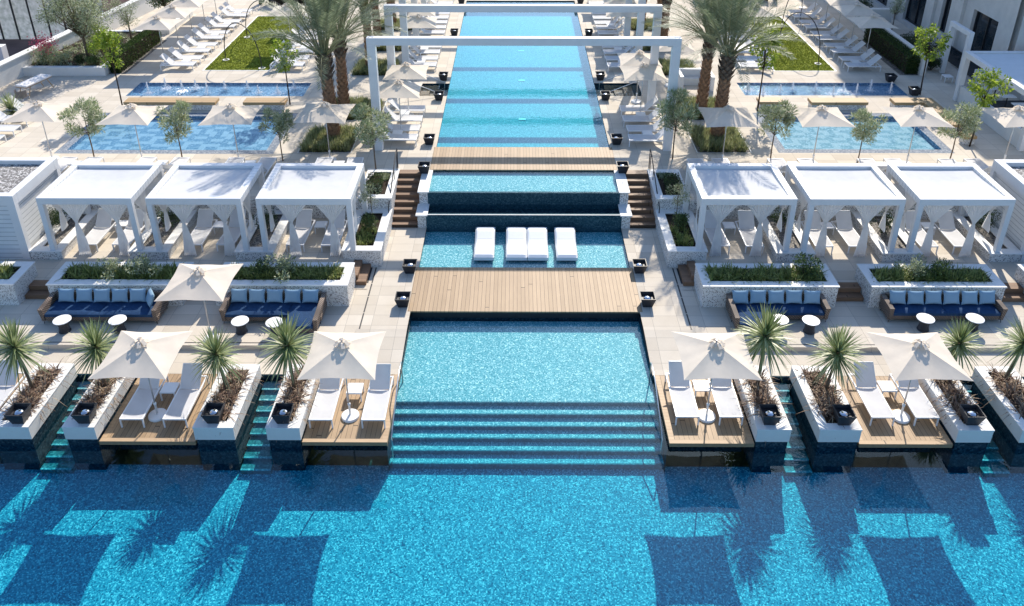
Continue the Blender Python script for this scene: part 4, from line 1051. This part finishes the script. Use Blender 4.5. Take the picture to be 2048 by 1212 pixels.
# massage table and armchair
t=thing('massage_table','quilted massage table on splayed timber legs by the white planter','massage table',(-26.9,42.6,Z2),radians(-14))
m=MB(); m.box(-.38,.38,-.95,.95,.66,.74,.03); m.build('padded_top',M['massage'],t)
m=MB(); m.box(-.36,.36,-.93,.93,.60,.655); m.build('under_frame',M['pole_wood'],t)
for sx in (-1,1):
    for sy in (-1,1): MB().tube([(sx*.3,sy*.6,.62),(sx*.33,sy*.9,0)],.025,5).build('leg',M['benchwood'],t)
t=thing('armchair','grey rope armchair with white legs beside the massage table','chair',(-26.7,40.9,Z2),radians(170))
MB().box(-.27,.27,-.25,.25,.40,.46,.02).build('seat',M['rope_grey'],t)
m=MB(); m.grid(lambda u,v:(.30*sin((u-.5)*pi*1.1)*1.05,.0+.30*cos((u-.5)*pi*1.1)*.95-.02,.46+.34*v),16,3); m.build('backrest',M['rope_grey'],t,True)
for sx in (-1,1):
    for sy in (-1,1): MB().tube([(sx*.25,sy*.22,.42),(sx*.28,sy*.26,0)],.014,5).build('leg',M['wmetal'],t)
# benches
def bench(x0,x1,y0,y1,label,axis=0):
    t=thing('garden_bench',label,'bench',((x0+x1)/2,y0,Z2)); w=(x1-x0)/2; L=y1-y0
    MB().box(-w+.06,w-.06,.06,L-.06,0,.30).build('base',M['pebble'],t)
    MB().box(-w,w,0,L,.30,.45,.008).build('seat',M['benchwood'],t)
bench(-20.92,-16.1,40.05,40.75,'long timber bench on pebble base behind the left mosaic pool')
bench(-14.65,-12.45,40.05,40.75,'short timber bench on pebble base behind the left mosaic pool')
bench(12.45,13.75,40.25,40.95,'shortest timber bench behind the right mosaic pool')
bench(15.15,18.12,40.2,40.9,'middle timber bench behind the right mosaic pool')
bench(19.5,21.0,40.2,40.9,'timber bench meeting the long side bench by the right mosaic pool')
bench(21.02,21.7,37.3,40.9,'long timber bench running along the side of the right mosaic pool')
bench(21.05,21.65,35.9,36.5,'little square timber-topped block below the long side bench')
# arched mist pipes over the lawns
def arc(p,q,h,label):
    t=thing('arched_pipe',label,'garden pipe',(p[0],p[1],Z2)); dx,dy=q[0]-p[0],q[1]-p[1]; pts=[]
    for i in range(17): a=pi*i/16; pts.append((dx*(1-cos(a))/2,dy*(1-cos(a))/2,h*sin(a)**.75 if 0<i<16 else 0))
    MB().tube(pts,.028,6).build('pipe',M['dark'],t,True)
    for x,y in ((0,0),(dx,dy)): MB().lathe([(.20,0.002),(.22,.03),(.14,.035),(.13,.004)],16,x,y).build('base_ring',M['cap'],t,True)
arc(at(452,120,Z2),at(524,137,Z2),2.55,'near black arched pipe over the left lawn')
arc(at(494,75,Z2),at(604,100,Z2),2.9,'far black arched pipe over the left lawn')
arc(at(1636,128,Z2),at(1555,95,Z2),2.7,'near black arched pipe over the right lawn')
arc(at(1560,70,Z2),at(1600,40,Z2),2.7,'far black arched pipe over the right lawn')
# fountain jets
M['jet']=simple('white_water_spray',(.85,.88,.92),.3,0,.05,6,.2)
def make_jet(seed,h):
    rnd=random.Random(seed); t=thing('fountain_jet','jet','water jet')
    m=MB(); m.tube([(0,0,-.05),(.01,0,h*.5),(0,.01,h)],[.022,.03,.018],6)
    for i in range(110):
        s=rnd.random(); r=.03+.17*(1-s)*rnd.random(); a=rnd.uniform(0,6.28); z=h*s*rnd.uniform(.7,1.1); d=rnd.uniform(.008,.022)
        x,y=cos(a)*r,sin(a)*r; m.v+=[(x,y,z-d),(x+d,y,z),(x-d*.5,y+d,z),(x-d*.5,y-d,z),(x,y,z+d)]; n=len(m.v)-5
        m.f+=[(n,n+1,n+2),(n,n+2,n+3),(n,n+3,n+1),(n+4,n+2,n+1),(n+4,n+3,n+2),(n+4,n+1,n+3)]
    m.build('spray',M['jet'],t)
    m=MB()
    for i in range(260):
        r=abs(rnd.gauss(0,.22)); a=rnd.uniform(0,6.28); d=rnd.uniform(.01,.03); x,y=cos(a)*r,sin(a)*r
        m.tri((x-d,y-d*.6,-.04),(x+d,y-d*.3,-.035),(x,y+d,-.03+.02*rnd.random()))
    tag(m.build('foam',M['jet'],t),None,None,None,'stuff'); return t
jets=[Proto(make_jet(3,.62)),Proto(make_jet(4,.42))]
for i,(u,v) in enumerate([(297,185),(332,176),(365,181),(392,175),(415,185),(450,177),(495,176),(517,185),(556,185),(588,175)]):
    x,y=at(u,v,Z2); jets[0 if i in (0,1,2,4) else 1].put((x,y,Z2),i*.7,'white fountain jet, %s from the left in the left fountain pool'%ORD[i],'fountain jets')
for i,(u,v) in enumerate([(1495,179),(1526,187),(1560,184),(1585,179),(1631,178),(1666,187),(1686,181),(1712,188),(1740,180),(1780,185)]):
    x,y=at(u,v,Z2); jets[1 if i<7 else 0].put((min(x,21.0),max(42.5,min(y,44.1)),Z2),i*.9,'white fountain jet, %s from the left in the right fountain pool'%ORD[i],'fountain jets')
# ================================================================ PLANTS
# date palms
pp=[Proto(make_date_palm(11,4.25,(-.1,0),46,5.0,.31)),Proto(make_date_palm(12,3.95,(.10,0),44,4.5,.27))]
PL=[(-9.15,36.45,0,0,'near left date palm, the outer one with the thick trunk',1.0),(-9.3,39.8,1,0,'near left date palm, the inner one closer to the pool',1.03),(-8.95,46.3,1,2.2,'date palm left of the upper pool behind the nearest portal',.95),(-9.2,51.0,1,4.0,'date palm left of the upper pool beside the second portal',.95),(-8.9,55.3,0,5.0,'farthest date palm left of the upper pool',.95),
    (9.25,39.68,1,0,'near right date palm, the inner one closer to the pool',1.02),(9.40,36.5,0,pi+.4,'near right date palm, the outer one with the thick trunk',1.0),(9.0,50.5,1,5.2,'date palm right of the upper pool beside the second portal',.95),(9.5,55.0,0,1.4,'far date palm right of the upper pool, outer one',.95),(8.3,55.4,1,.4,'far date palm right of the upper pool, closest to the water',.95)]
for x,y,k,rz,l,sc in PL: pp[k].put((x,y,Z2-.02),rz,l,'date palms along the upper pool',sc=sc)
# cordylines
cp=[make_cordyline(21,1.62,(-.18,.05)),make_cordyline(22,1.5,(.06,.1)),make_cordyline(23,1.7,(-.1,-.05))]
cp=[Proto(c) for c in cp]
CD=[(-15.2,19.64,0,0,'cordyline in the pool planter at the left edge',1.0),(-13.05,19.8,1,.7,'cordyline in the planter left of the left pool parasol',.97),(-9.28,19.75,1,2.9,'cordyline in the planter between the left sofas and pool',.93),(-7.15,19.7,2,1.3,'full cordyline left of the inner left pool parasol',1.06),
    (7.15,19.9,2,4.0,'tallest cordyline, right of the inner right pool parasol',1.1),(9.2,19.72,1,5.0,'cordyline left of the outer right pool parasol',1.0),(13.3,20.45,1,3.6,'cordyline right of the outer right pool parasol',.9),(14.95,20.2,0,2.8,'cordyline at the right edge of the frame',.98)]
for x,y,k,rz,l,sc in CD: cp[k].put((x,y,.48),rz,l,'cordylines in the pool planters',sc=sc)
# oleander standards in a row behind the cabanas
ot=[Proto(make_tree('oleander_tree',1.45,(.80,.90),2100,.19,.042,M['lf_oleander'],M['bark'],31,False,-.0,22,.028,.5,1.0,None,(0,.0),.27)),Proto(make_tree('oleander_tree',1.5,(.75,.85),2000,.18,.042,M['lf_olive'],M['bark'],32,False,0,20,.028,.4,1.0,None,(0,0),.27))]
for side,pts in (('left',[(190,322,0,1.05),(366,325,0,.98),(566,322,1,.92),(752,340,0,1.05)]),('right',[(1345,318,0,1.1),(1540,325,1,1.05),(1715,325,0,.9),(1898,325,0,1.0)])):
    for i,(u,v,k,sc) in enumerate(pts):
        x,y=at(u,v,Z2); ot[k].put((x,y,Z2),i*1.3+(2 if side=='right' else 0),'standard oleander tree, %s from the left in the row above the %s cabanas'%(ORD[i],side),'oleander trees behind the cabanas',sc=sc)
        if i<2 or side=='right': pass
# thin dark stemmed trees with yellow green leaves
yt=[Proto(make_tree('lime_tree',2.55,(.62,.98),1000,.16,.085,M['lf_yellow'],M['darkbark'],41,False,.5,16,.035,0,1.0,None,(0,0),.30)),Proto(make_tree('lime_tree',2.3,(.72,.9),1000,.16,.085,M['lf_yellow'],M['darkbark'],43,False,.6,16,.035,0,1.0,None,(.1,0),.30))]
for x,y,k,rz,l,sc in [(-21.26,40.56,0,0,'slender yellow-green tree at the left end of the long bench',1.0),(-12.42,40.9,1,2,'slender tree at the right end of the short left bench',.95),(12.35,40.15,0,1,'slender yellow-green tree in front of the right fountain pool',1.05),(21.9,42.5,1,3,'slender yellow-green tree on the shaded paving at right',1.05),(21.3,35.75,1,5,'slender yellow-green tree below the long side bench at right',1.05)]: yt[k].put((x,y,Z2),rz,l,'slender yellow-green trees',sc=sc)
# bushes in the beds between the cabanas
bb=Proto(make_bush('clipped_bush',.48,.42,1500,.06,.035,M['lf_dark'],51))
for x,l in [(-18.85,'left pavilion and its nearest cabana'),(-14.62,'outermost and middle left cabanas'),(-10.5,'middle and innermost left cabanas'),(10.42,'innermost and middle right cabanas'),(14.52,'middle and outermost right cabanas'),(18.75,'right pavilion and its nearest cabana')]:
    bb.put((x,29.0,.80),x,'round dark green bush between the '+l,'round bushes between the cabanas')
# shrubs in the sofa planters
sb=[Proto(make_bush('leafy_shrub',.50,.42,800,.085,.045,M['lf_olive'],52)),Proto(make_bush('leafy_shrub',.46,.40,800,.085,.045,M['lf_shrub'],53))]
for x,k,sc,l in [(-15.05,0,.95,'left shrub of two above the far left sofa'),(-13.95,0,1.1,'right shrub of two above the far left sofa'),(-9.7,1,.9,'left shrub of two above the left corner sofa'),(-8.75,0,1.15,'right shrub of two above the left corner sofa'),(10.3,1,1.15,'single shrub at the end of the planter above the right corner sofa'),(14.2,0,1.0,'left shrub of two above the far right sofa'),(15.0,1,1.0,'right shrub of two above the far right sofa')]:
    sb[k].put((x,25.25,.95),x,l,'shrubs in the sofa planters',sc=sc)
# side planters: hedge block, olive standard, mixed plants
def hedge(name,label,x0,x1,y0,y1,z0,z1,n,mat,seed,ll=.07):
    rnd=random.Random(seed); t=thing(name,label,'hedge',((x0+x1)/2,y0,z0)); w=(x1-x0)/2; L=y1-y0; H=z1-z0
    c=MB(); c.box(-w*.80,w*.80,L*.06 if L<3 else .1,L-.1,0,H-.10); c.build('core',M['darkbark'],t)
    m=MB()
    for i in range(n):
        f=rnd.random()
        x=rnd.uniform(-w,w); y=rnd.uniform(0,L); z=rnd.uniform(0,H)
        k=rnd.randrange(6); nrm=Vector((0,0,1))
        bump=.05*noise.noise(Vector((x*3+x0,y*3,z*3)))
        if k<2: z=H+bump-rnd.random()*.05
        elif k==2: y=0+bump; nrm=Vector((0,-1,0))
        elif k==3: y=L+bump
        elif k==4: x=-w+bump; nrm=Vector((-1,0,0))
        else: x=w+bump; nrm=Vector((1,0,0))
        m.leaf(Vector((x,y,z)),nrm*.4+Vector((rnd.gauss(0,.5),rnd.gauss(0,.5),rnd.gauss(.4,.4))),ll*rnd.uniform(.7,1.3),ll*.55)
    m.build('foliage',mat,t); return t
olt=Proto(make_tree('olive_standard',.85,(.42,.45),750,.075,.028,M['lf_olive'],M['bark'],61,False,0,9,.016,.2,.8,None,(0,0),.45))
for s,side in ((-1,'left'),(1,'right')):
    hedge('hedge_block','dark clipped hedge block beside the head of the %s stairs'%side,*sorted((s*6.15,s*6.72)),30.95,32.0,Z2-.1,Z2+.42,1500,M['hedge'],70+s,.06)
    grass_bed('low_groundcover',*sorted((s*5.95,s*6.7)),32.1,32.8,Z2-.06,40,14,.2,.02,M['lf_olive'],75+s,'silvery low plants by the hedge at the %s stair head'%side,'plant',(10,70),(0,.3))
    olt.put((s*6.28,29.6,.82),s,'small olive standard in the %s stair planter'%side,'olive standards by the stairs',sc=1.08)
    b=Proto(make_bush('mixed_shrub',.42,.32,900,.09,.035,M['lf_shrub'],77+s)); b.put((s*6.3,29.0,.84),0,'dark shrub at the foot of the small olive, %s stair planter'%side)
    grass_bed('strap_leaf_grass',*sorted((s*5.98,s*6.62)),27.6,28.9,.82,34,14,.36,.028,M['lf_grass'],79+s,'green strap-leaf grass at the near end of the %s stair planter'%side,'grass',(40,85),(.1,.6))
# hedges, white planter and trees at the upper left
hedge('clipped_hedge','long clipped dark hedge outside the left loungers',-24.15,-23.55,45.75,51.9,Z2,Z2+1.0,9000,M['hedge'],91,.09)
m=MB(); m.quad((-24.3,45.6,Z2+.004),(-23.25,45.6,Z2+.004),(-23.25,52.1,Z2+.004),(-24.3,52.1,Z2+.004)); struct('gravel_strip_left',m,M['gravel2'])
planter('tree_planter','long white-rendered planter under the olive trees at upper left',-29.2,-24.25,45.25,52.6,Z2-.05,Z2+.52,.28,mat='render',sd=.08)
big=make_tree('olive_tree',1.5,(2.0,1.8),11000,.14,.05,M['lf_olive'],M['bark'],95,False,0,40,.10,.1,.9,None,(-.2,.2),.34); big.location=(-25.9,46.9,Z2+.4); tag(big,'large grey-green olive tree in the white planter','tree')
t2_=make_tree('olive_tree',1.2,(.9,1.0),2000,.10,.034,M['lf_olive'],M['bark'],96,False,0,16,.05,.1,.85); t2_.location=(-24.9,50.6,Z2+.4); tag(t2_,'smaller reddish-tipped olive tree behind the hedge','tree')
t3=make_tree('citrus_tree',.8,(.85,.9),1800,.10,.055,M['lf_yellow'],M['bark'],97,False,0,14,.04,0,.85); t3.location=(-24.75,46.4,Z2+.35); tag(t3,'bushy citrus tree at the right corner of the white planter','tree')
r1=make_bush('oleander_bush',.95,.65,2600,.12,.035,M['lf_oleander'],98); r1.location=(-28.2,46.4,Z2+.4); tag(r1,'pink-flowering oleander bush in the white planter','shrub')
fm=MB(); rnd=random.Random(3); 
for i in range(420):
    p=Vector((rnd.gauss(.25,.33),rnd.gauss(-.15,.3),1.25+rnd.gauss(0,.24))); fm.leaf(p,Vector((rnd.gauss(0,1),rnd.gauss(0,1),rnd.gauss(0,1))),.09,.08)
fm.build('blossom',M['fl_red'],r1)
for i,(x,y,r,l) in enumerate([(-27.0,46.3,.7,'grey shrub beside the flowering oleander'),(-25.9,45.95,.55,'low grey shrub at the foot of the large olive'),(-24.95,45.9,.6,'dark green shrub at the front corner of the white planter'),(-25.2,48.9,.8,'dark green shrub behind the citrus tree')]):
    b=make_bush('garden_shrub',r,.38,1500,.08,.035,[M['lf_olive'],M['lf_dark'],M['lf_shrub'],M['lf_shrub']][i],100+i); b.location=(x,y,Z2+.42); tag(b,l,'shrub')
grass_bed('ground_cover',-28.9,-24.6,45.6,52.3,Z2+.4,190,16,.34,.04,M['lf_olive'],333,'low grey-green ground cover filling the long white planter','plant',(20,85),(0,.5))
b=make_tree('round_tree',1.2,(1.3,1.25),3600,.12,.07,M['lf_shrub'],M['bark'],105,False,0,22,.07,0,.85); b.location=at(335,42,Z2)+(Z2,); tag(b,'dense dark green tree behind the left row of parasols','tree')
planter('tree_planter','white planter holding the dense tree behind the left parasols',-25.4,-23.6,53.4,58.0,Z2-.05,Z2+.5,.25,mat='render')
cyc=make_cordyline(110,.25,(0,0)); cyc.location=(-26.4,39.3,Z2); tag(cyc,'low spiky palm at the left edge of the upper terrace','palm')
# boundary wall
g=MB(); g.quad((-80,30,-2.99),(-27,30,-2.99),(-27,110,-2.99),(-80,110,-2.99)); struct('service_yard',g,M['earth'])
m=MB(); a=Vector((-30.3,36.0,0)); b_=Vector((-25.7,68.6,0)); d=(b_-a); nn=Vector((-d.y,d.x,0)).normalized()*.42
for z0,z1,e in ((-3.0,Z2+1.13,0),(Z2+1.13,Z2+1.2,.05)):
    e1=-nn.normalized()*e; p=[a+e1,b_+e1,b_+nn-e1,a+nn-e1]; n0=len(m.v); m.v+=[(q.x,q.y,z0) for q in p]+[(q.x,q.y,z1) for q in p]
    m.f+=[tuple(n0+i for i in q) for q in ((0,3,2,1),(4,5,6,7),(0,1,5,4),(1,2,6,5),(2,3,7,6),(3,0,4,7))]
tag(m.build('boundary_wall',M['render']),'long slanting white boundary wall at upper left','wall')
# netted sports hall beyond the wall
t=thing('netted_greenhouse','green netted greenhouse with dark posts beyond the boundary wall','greenhouse',(-44,66.0,-3.0))
m=MB(); m.grid(lambda u,v:(-14+23.8*u,.02+.06*sin(u*40)*sin(pi*v),5.2*v),60,8); m.build('front_netting',M['shadecloth'],t,True); 
for i in range(18): MB().box(-13.9+1.35*i,-13.78+1.35*i,-.08,-.0,0,5.3).build('post',M['dark'],t)
m=MB(); m.grid(lambda u,v:(-14+30*u,.1+24*v,5.25+1.6*sin(pi*v)),4,12); m.build('roof_netting',M['shadecloth'],t,True)
for i in range(14): MB().tube([(-13.9+2.1*i,.1+24*j/12,5.28+1.6*sin(pi*j/12)) for j in range(13)],.05,5).build('roof_rib',M['frame_green'] if 'frame_green' in M else M['dark'],t)
t=thing('utility_cabinet','white utility cabinet on legs beyond the boundary wall','cabinet',(-38.9,57.6,-3.0))
MB().box(-.9,.9,0,.7,.5,2.1,.02).build('body',M['white'],t)
for sx in (-1,1): MB().box(sx*.95-.05,sx*.95+.05,.1,.2,0,.6).build('leg',M['wmetal'],t)
MB().box(-.02,.02,-.01,-.001,.7,2.4).build('door_seam',M['dark'],t)
for i,(x,y) in enumerate([(-36.0,64.5),(-33.0,64.8),(-34.3,64.0)]):
    b=make_bush('weed_shrub',.8,.7,900,.12,.04,M['lf_dark'],115+i); b.location=(x,y,-3.0); tag(b,['left','right','middle'][i]+' dark shrub at the foot of the netted greenhouse','shrub')
# ================================================================ RIGHT SIDE : hotel, pergolas, hedges
hedge('clipped_hedge','long dark hedge in shade outside the right loungers',22.45,23.15,45.8,52.2,Z2,Z2+1.05,8000,M['hedge'],120,.09)
m=MB(); m.quad((22.1,45.6,Z2+.004),(23.2,45.6,Z2+.004),(23.2,52.3,Z2+.004),(22.1,52.3,Z2+.004)); struct('gravel_strip_right',m,M['gravel2'])
wallthing('garden_wall','low white garden wall behind the shaded hedge',[(23.2,23.5,45.5,55.2,Z2-.1,Z2+1.15),(23.2,23.5,55.6,75,Z2-.1,Z2+1.3),(23.5,25.4,55.2,55.6,Z2-.1,Z2+1.25)],M['render'])
for i,(x,y,r,l) in enumerate([(24.6,48.0,1.0,'large dark bush between the garden wall and the hotel'),(24.5,50.4,.8,'dark bush halfway along the garden wall'),(24.3,57.5,.9,'dark bush at the far end of the garden wall'),(24.3,59.8,.9,'farthest dark bush behind the garden wall'),(24.3,46.5,.6,'small dark bush beside the nearest white portal')]):
    b=make_bush('dark_bush',r,r*.8,2200,.09,.05,M['lf_dark'],121+i); b.location=(x,y,Z2); tag(b,l,'shrub')
b=make_tree('young_tree',1.3,(.6,.7),900,.1,.04,M['lf_olive'],M['bark'],128); b.location=(25.0,54.0,Z2); tag(b,'young grey-green tree by the hotel wall','tree')
# hotel: near wing with windows, tower behind
t=thing('hotel_building','beige stone hotel building with dark framed windows at right','building',(26.6,0,Z2))
def facade(mb,x,ya,yb,za,zb,ops):
    """wall in the plane x with rectangular openings (y0,y1,z0,z1)"""
    ysx=sorted({ya,yb,*[o[i] for o in ops for i in (0,1)]}); zsx=sorted({za,zb,*[o[i] for o in ops for i in (2,3)]})
    for i in range(len(ysx)-1):
        for j in range(len(zsx)-1):
            cy=(ysx[i]+ysx[i+1])/2; cz=(zsx[j]+zsx[j+1])/2
            if any(o[0]<cy<o[1] and o[2]<cz<o[3] for o in ops): continue
            mb.quad((x,ysx[i],zsx[j]),(x,ysx[i+1],zsx[j]),(x,ysx[i+1],zsx[j+1]),(x,ysx[i],zsx[j+1]))
    for o in ops:
        d=.35; y0,y1,z0,z1=o
        mb.quad((x,y0,z0),(x+d,y0,z0),(x+d,y0,z1),(x,y0,z1)); mb.quad((x,y1,z0),(x,y1,z1),(x+d,y1,z1),(x+d,y1,z0))
        mb.quad((x,y0,z1),(x+d,y0,z1),(x+d,y1,z1),(x,y1,z1)); mb.quad((x,y0,z0),(x,y1,z0),(x+d,y1,z0),(x+d,y0,z0))
ops=[(44.9,47.6,.9,3.4),(50.3,51.3,1.0,3.2),(53.4,56.2,.3,3.2),(59.0,61.5,.3,3.2),(64,66.5,.3,3.2)]+[(46+4.2*i,48+4.2*i,5.2,7.4) for i in range(8)]
m=MB(); facade(m,0,43.4,95,-.2,7.0 if False else 11.0,ops); m.box(.36,22,43.4,95,-.2,6.9); m.box(.36,22,54,95,6.9,10.98); m.build('wall',M['stucco'],t)
m=MB(); m.box(-.18,0.0,52.0,52.6,-.1,11.0); m.box(-.18,0,57.2,57.8,-.1,11.0); m.box(-.18,0,62.4,63.0,-.1,11.0); m.box(-.18,0,48.6,49.4,-.1,11); m.build('pilaster',M['stucco'],t)
for o in ops:
    w=MB(); w.box(.28,.34,o[0]+.001,o[1]-.001,o[2]+.001,o[3]-.001); wn=w.build('window',M['glass'],t)
    f=MB(); y0,y1,z0,z1=o
    f.box(.2,.27,y0+.002,y0+.10,z0+.002,z1-.002); f.box(.2,.27,y1-.10,y1-.002,z0+.002,z1-.002); f.box(.2,.27,y0+.1,y1-.1,z1-.1,z1-.002); f.box(.2,.27,y0+.1,y1-.1,z0+.002,z0+.1); f.box(.2,.27,(y0+y1)/2-.04,(y0+y1)/2+.04,z0+.1,z1-.1)
    f.build('frame',M['dark'],wn)
m=MB(); m.box(.0,22,54,95,11.0,16); m.box(.0,9,72.6,75.6,16.0,24.2); m.box(-.15,9.2,72.45,75.75,24.2,24.5); m.build('tower_wall',M['stucco'],t)
def portal(x,y0,y1,h,label,dx=.0,s=.26):
    t=thing('white_portal',label,'pergola',(x,y0,Z2))
    for y in (0,y1-y0-s): MB().box(0,s,y,y+s,0,h-s).build('post',M['white'],t,bevel=.01)
    MB().box(0,s,0,y1-y0,h-s,h).build('beam',M['white'],t,bevel=.01)
    MB().box(.08,.18,.5,.6,h-s-.1,h-s).build('lamp',M['steel'],t); return t
portal(24.6,43.9,46.2,3.1,'small white portal frame in front of the hotel')
portal(27.0,38.9,41.8,3.3,'white portal frame at the right edge in front of the hotel')
wallthing('counter','white reception counter between the two portals',[(25.2,25.9,41.5,43.6,Z2,Z2+1.1)],M['white'],'counter')
stable.put((24.3,44.6,Z2),0,'white side table at the foot of the small white portal','side tables around the lawns')
# big pergola with louvred roof
t=thing('pergola','large white pergola with louvred roof at the right edge','pergola',(23.35,35.2,Z2)); h=2.75; s_=.28; L=6.6; W=7.5
for x in (0,W-s_):
    for y in (0,L/2-.1,L-s_):
        if x==0 and 0<y<L-s_-.1: continue
        MB().box(x,x+s_,y,y+s_,0,h-s_).build('post',M['white'],t,bevel=.01)
for b in ((0,W,0,s_),(0,W,L-s_,L),(0,s_,s_,L-s_),(W-s_,W,s_,L-s_)): MB().box(b[0],b[1],b[2],b[3],h-s_,h).build('roof_beam',M['white'],t,bevel=.01)
m=MB()
for i in range(26):
    y=s_+(L-2*s_)*(i+.5)/26; m.v+=[(s_,y-.07,h-.16),(W-s_,y-.07,h-.16),(W-s_,y+.07,h-.08),(s_,y+.07,h-.08),(s_,y-.07,h-.14),(W-s_,y-.07,h-.14),(W-s_,y+.07,h-.06),(s_,y+.07,h-.06)]
    n0=len(m.v)-8; m.f+=[tuple(n0+k for k in q) for q in ((0,3,2,1),(4,5,6,7),(0,1,5,4),(1,2,6,5),(2,3,7,6),(3,0,4,7))]
m.build('louvre',M['white'],t)
wallthing('garden_wall','white base wall under the large pergola',[(23.45,23.65,35.5,41.5,Z2,Z2+.9)],M['render'])
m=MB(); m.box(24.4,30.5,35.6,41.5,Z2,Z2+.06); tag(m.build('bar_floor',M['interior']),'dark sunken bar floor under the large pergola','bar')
for i in range(5): 
    t=thing('bar_table','table','table',(25.0+.0*i,36.3+1.15*i,Z2)); t['label']='pale bar table under the large pergola, %s from the near end'%ORD[i]; t['group']='bar tables under the pergola'
    MB().box(-.35,.35,-.22,.22,.98,1.02,.005).build('table_top',M['tabletop'],t); MB().tube([(0,0,.06),(0,0,.98)],.03,8).build('leg',M['dark'],t)
t=thing('glass_balustrade','glass balustrade with black rail on the hotel terrace','balustrade',(25.9,43.8,Z2)); MB().box(0,.04,0,4.2,.1,1.0).build('pane',M['glass'],t); MB().box(-.01,.05,0,4.2,1.0,1.05).build('rail',M['dark'],t)
# wall niche right of the palms
t=thing('wall_niche','small white walled shower niche behind the right palms','niche',(8.75,42.9,Z2))
MB().box(0,.18,0,1.5,0,.85).build('wall',M['white'],t); MB().box(1.7,1.88,0,1.5,0,.85).build('wall',M['white'],t); MB().box(.18,1.7,1.32,1.5,0,.85).build('wall',M['white'],t); MB().box(.19,1.69,.95,1.31,0,.42).build('bench',M['cap'],t)
# scenery at the far end of the pool
wallthing('end_wall','low pale wall closing the far end of the upper pool',[(-12,12,64.5,64.9,Z2,Z2+.7)],M['cap'])
hedge('clipped_hedge','tall hedge at the far end of the upper pool',-14,-4.6,66,67.2,Z2,Z2+2.2,4500,M['hedge'],140,.16)
hedge('clipped_hedge','tall hedge to the right of the pool end',4.6,14,66,67.2,Z2,Z2+2.2,4500,M['hedge'],141,.16)
hedge('clipped_hedge','low hedge across the far end of the left lawn',-19.5,-13.5,60.6,61.6,Z2,Z2+1.3,3500,M['hedge'],142,.14)
hedge('clipped_hedge','low hedge across the far end of the right lawn',13.5,19.5,62.0,63.0,Z2,Z2+1.3,3500,M['hedge'],143,.14)
# ================================================================ LIGHT, SKY, CAMERA
w=bpy.data.worlds.new('World'); S.world=w; w.use_nodes=True; nt=w.node_tree; nt.nodes.clear()
o=nt.nodes.new('ShaderNodeOutputWorld'); bg=nt.nodes.new('ShaderNodeBackground'); sk=nt.nodes.new('ShaderNodeTexSky')
SEL=radians(38); SAZ=radians(15)    # the sun stands beyond the pool, a little to the right
sk.sky_type='NISHITA'; sk.sun_disc=False; sk.sun_elevation=SEL; sk.sun_rotation=SAZ; sk.air_density=1.0; sk.dust_density=1.0; sk.ozone_density=3.0
bg.inputs['Strength'].default_value=.15; tn=nt.nodes.new('ShaderNodeMix'); tn.data_type='RGBA'; tn.blend_type='MULTIPLY'; tn.inputs[0].default_value=1; tn.inputs[7].default_value=(.88,.98,1.07,1); nt.links.new(sk.outputs[0],tn.inputs[6]); nt.links.new(tn.outputs[2],bg.inputs[0]); nt.links.new(bg.outputs[0],o.inputs[0])
ld=bpy.data.lights.new('sun','SUN'); ld.energy=4.7; ld.angle=radians(.5); ld.color=(1.0,.915,.79)
lo=bpy.data.objects.new('sun',ld); COL.objects.link(lo)
dirv=Vector((sin(SAZ)*cos(SEL),cos(SAZ)*cos(SEL),sin(SEL))); lo.rotation_euler=dirv.to_track_quat('Z','Y').to_euler(); lo.location=(20,80,60)
cd=bpy.data.cameras.new('camera'); cam=bpy.data.objects.new('camera',cd); COL.objects.link(cam); S.camera=cam
cd.sensor_width=36; cd.lens=F_/2048*36; cd.shift_y=-(606-PY_)/2048; cd.clip_start=.5; cd.clip_end=4000
cam.location=(CX_,0,H_); cam.rotation_euler=(pi/2-TH_,0,YAW_)
S.render.engine='CYCLES'; S.cycles.use_denoising=True; S.cycles.max_bounces=8; S.cycles.transparent_max_bounces=16; S.cycles.diffuse_bounces=3; S.cycles.glossy_bounces=3; S.cycles.volume_bounces=0
S.cycles.sample_clamp_indirect=6; S.cycles.sample_clamp_direct=0; S.cycles.caustics_reflective=False; S.cycles.caustics_refractive=False
S.view_settings.view_transform='Standard'; S.view_settings.look='None'; S.view_settings.exposure=0.42; S.view_settings.gamma=1.0; S.view_settings.use_curve_mapping=False
bpy.context.view_layer.update()
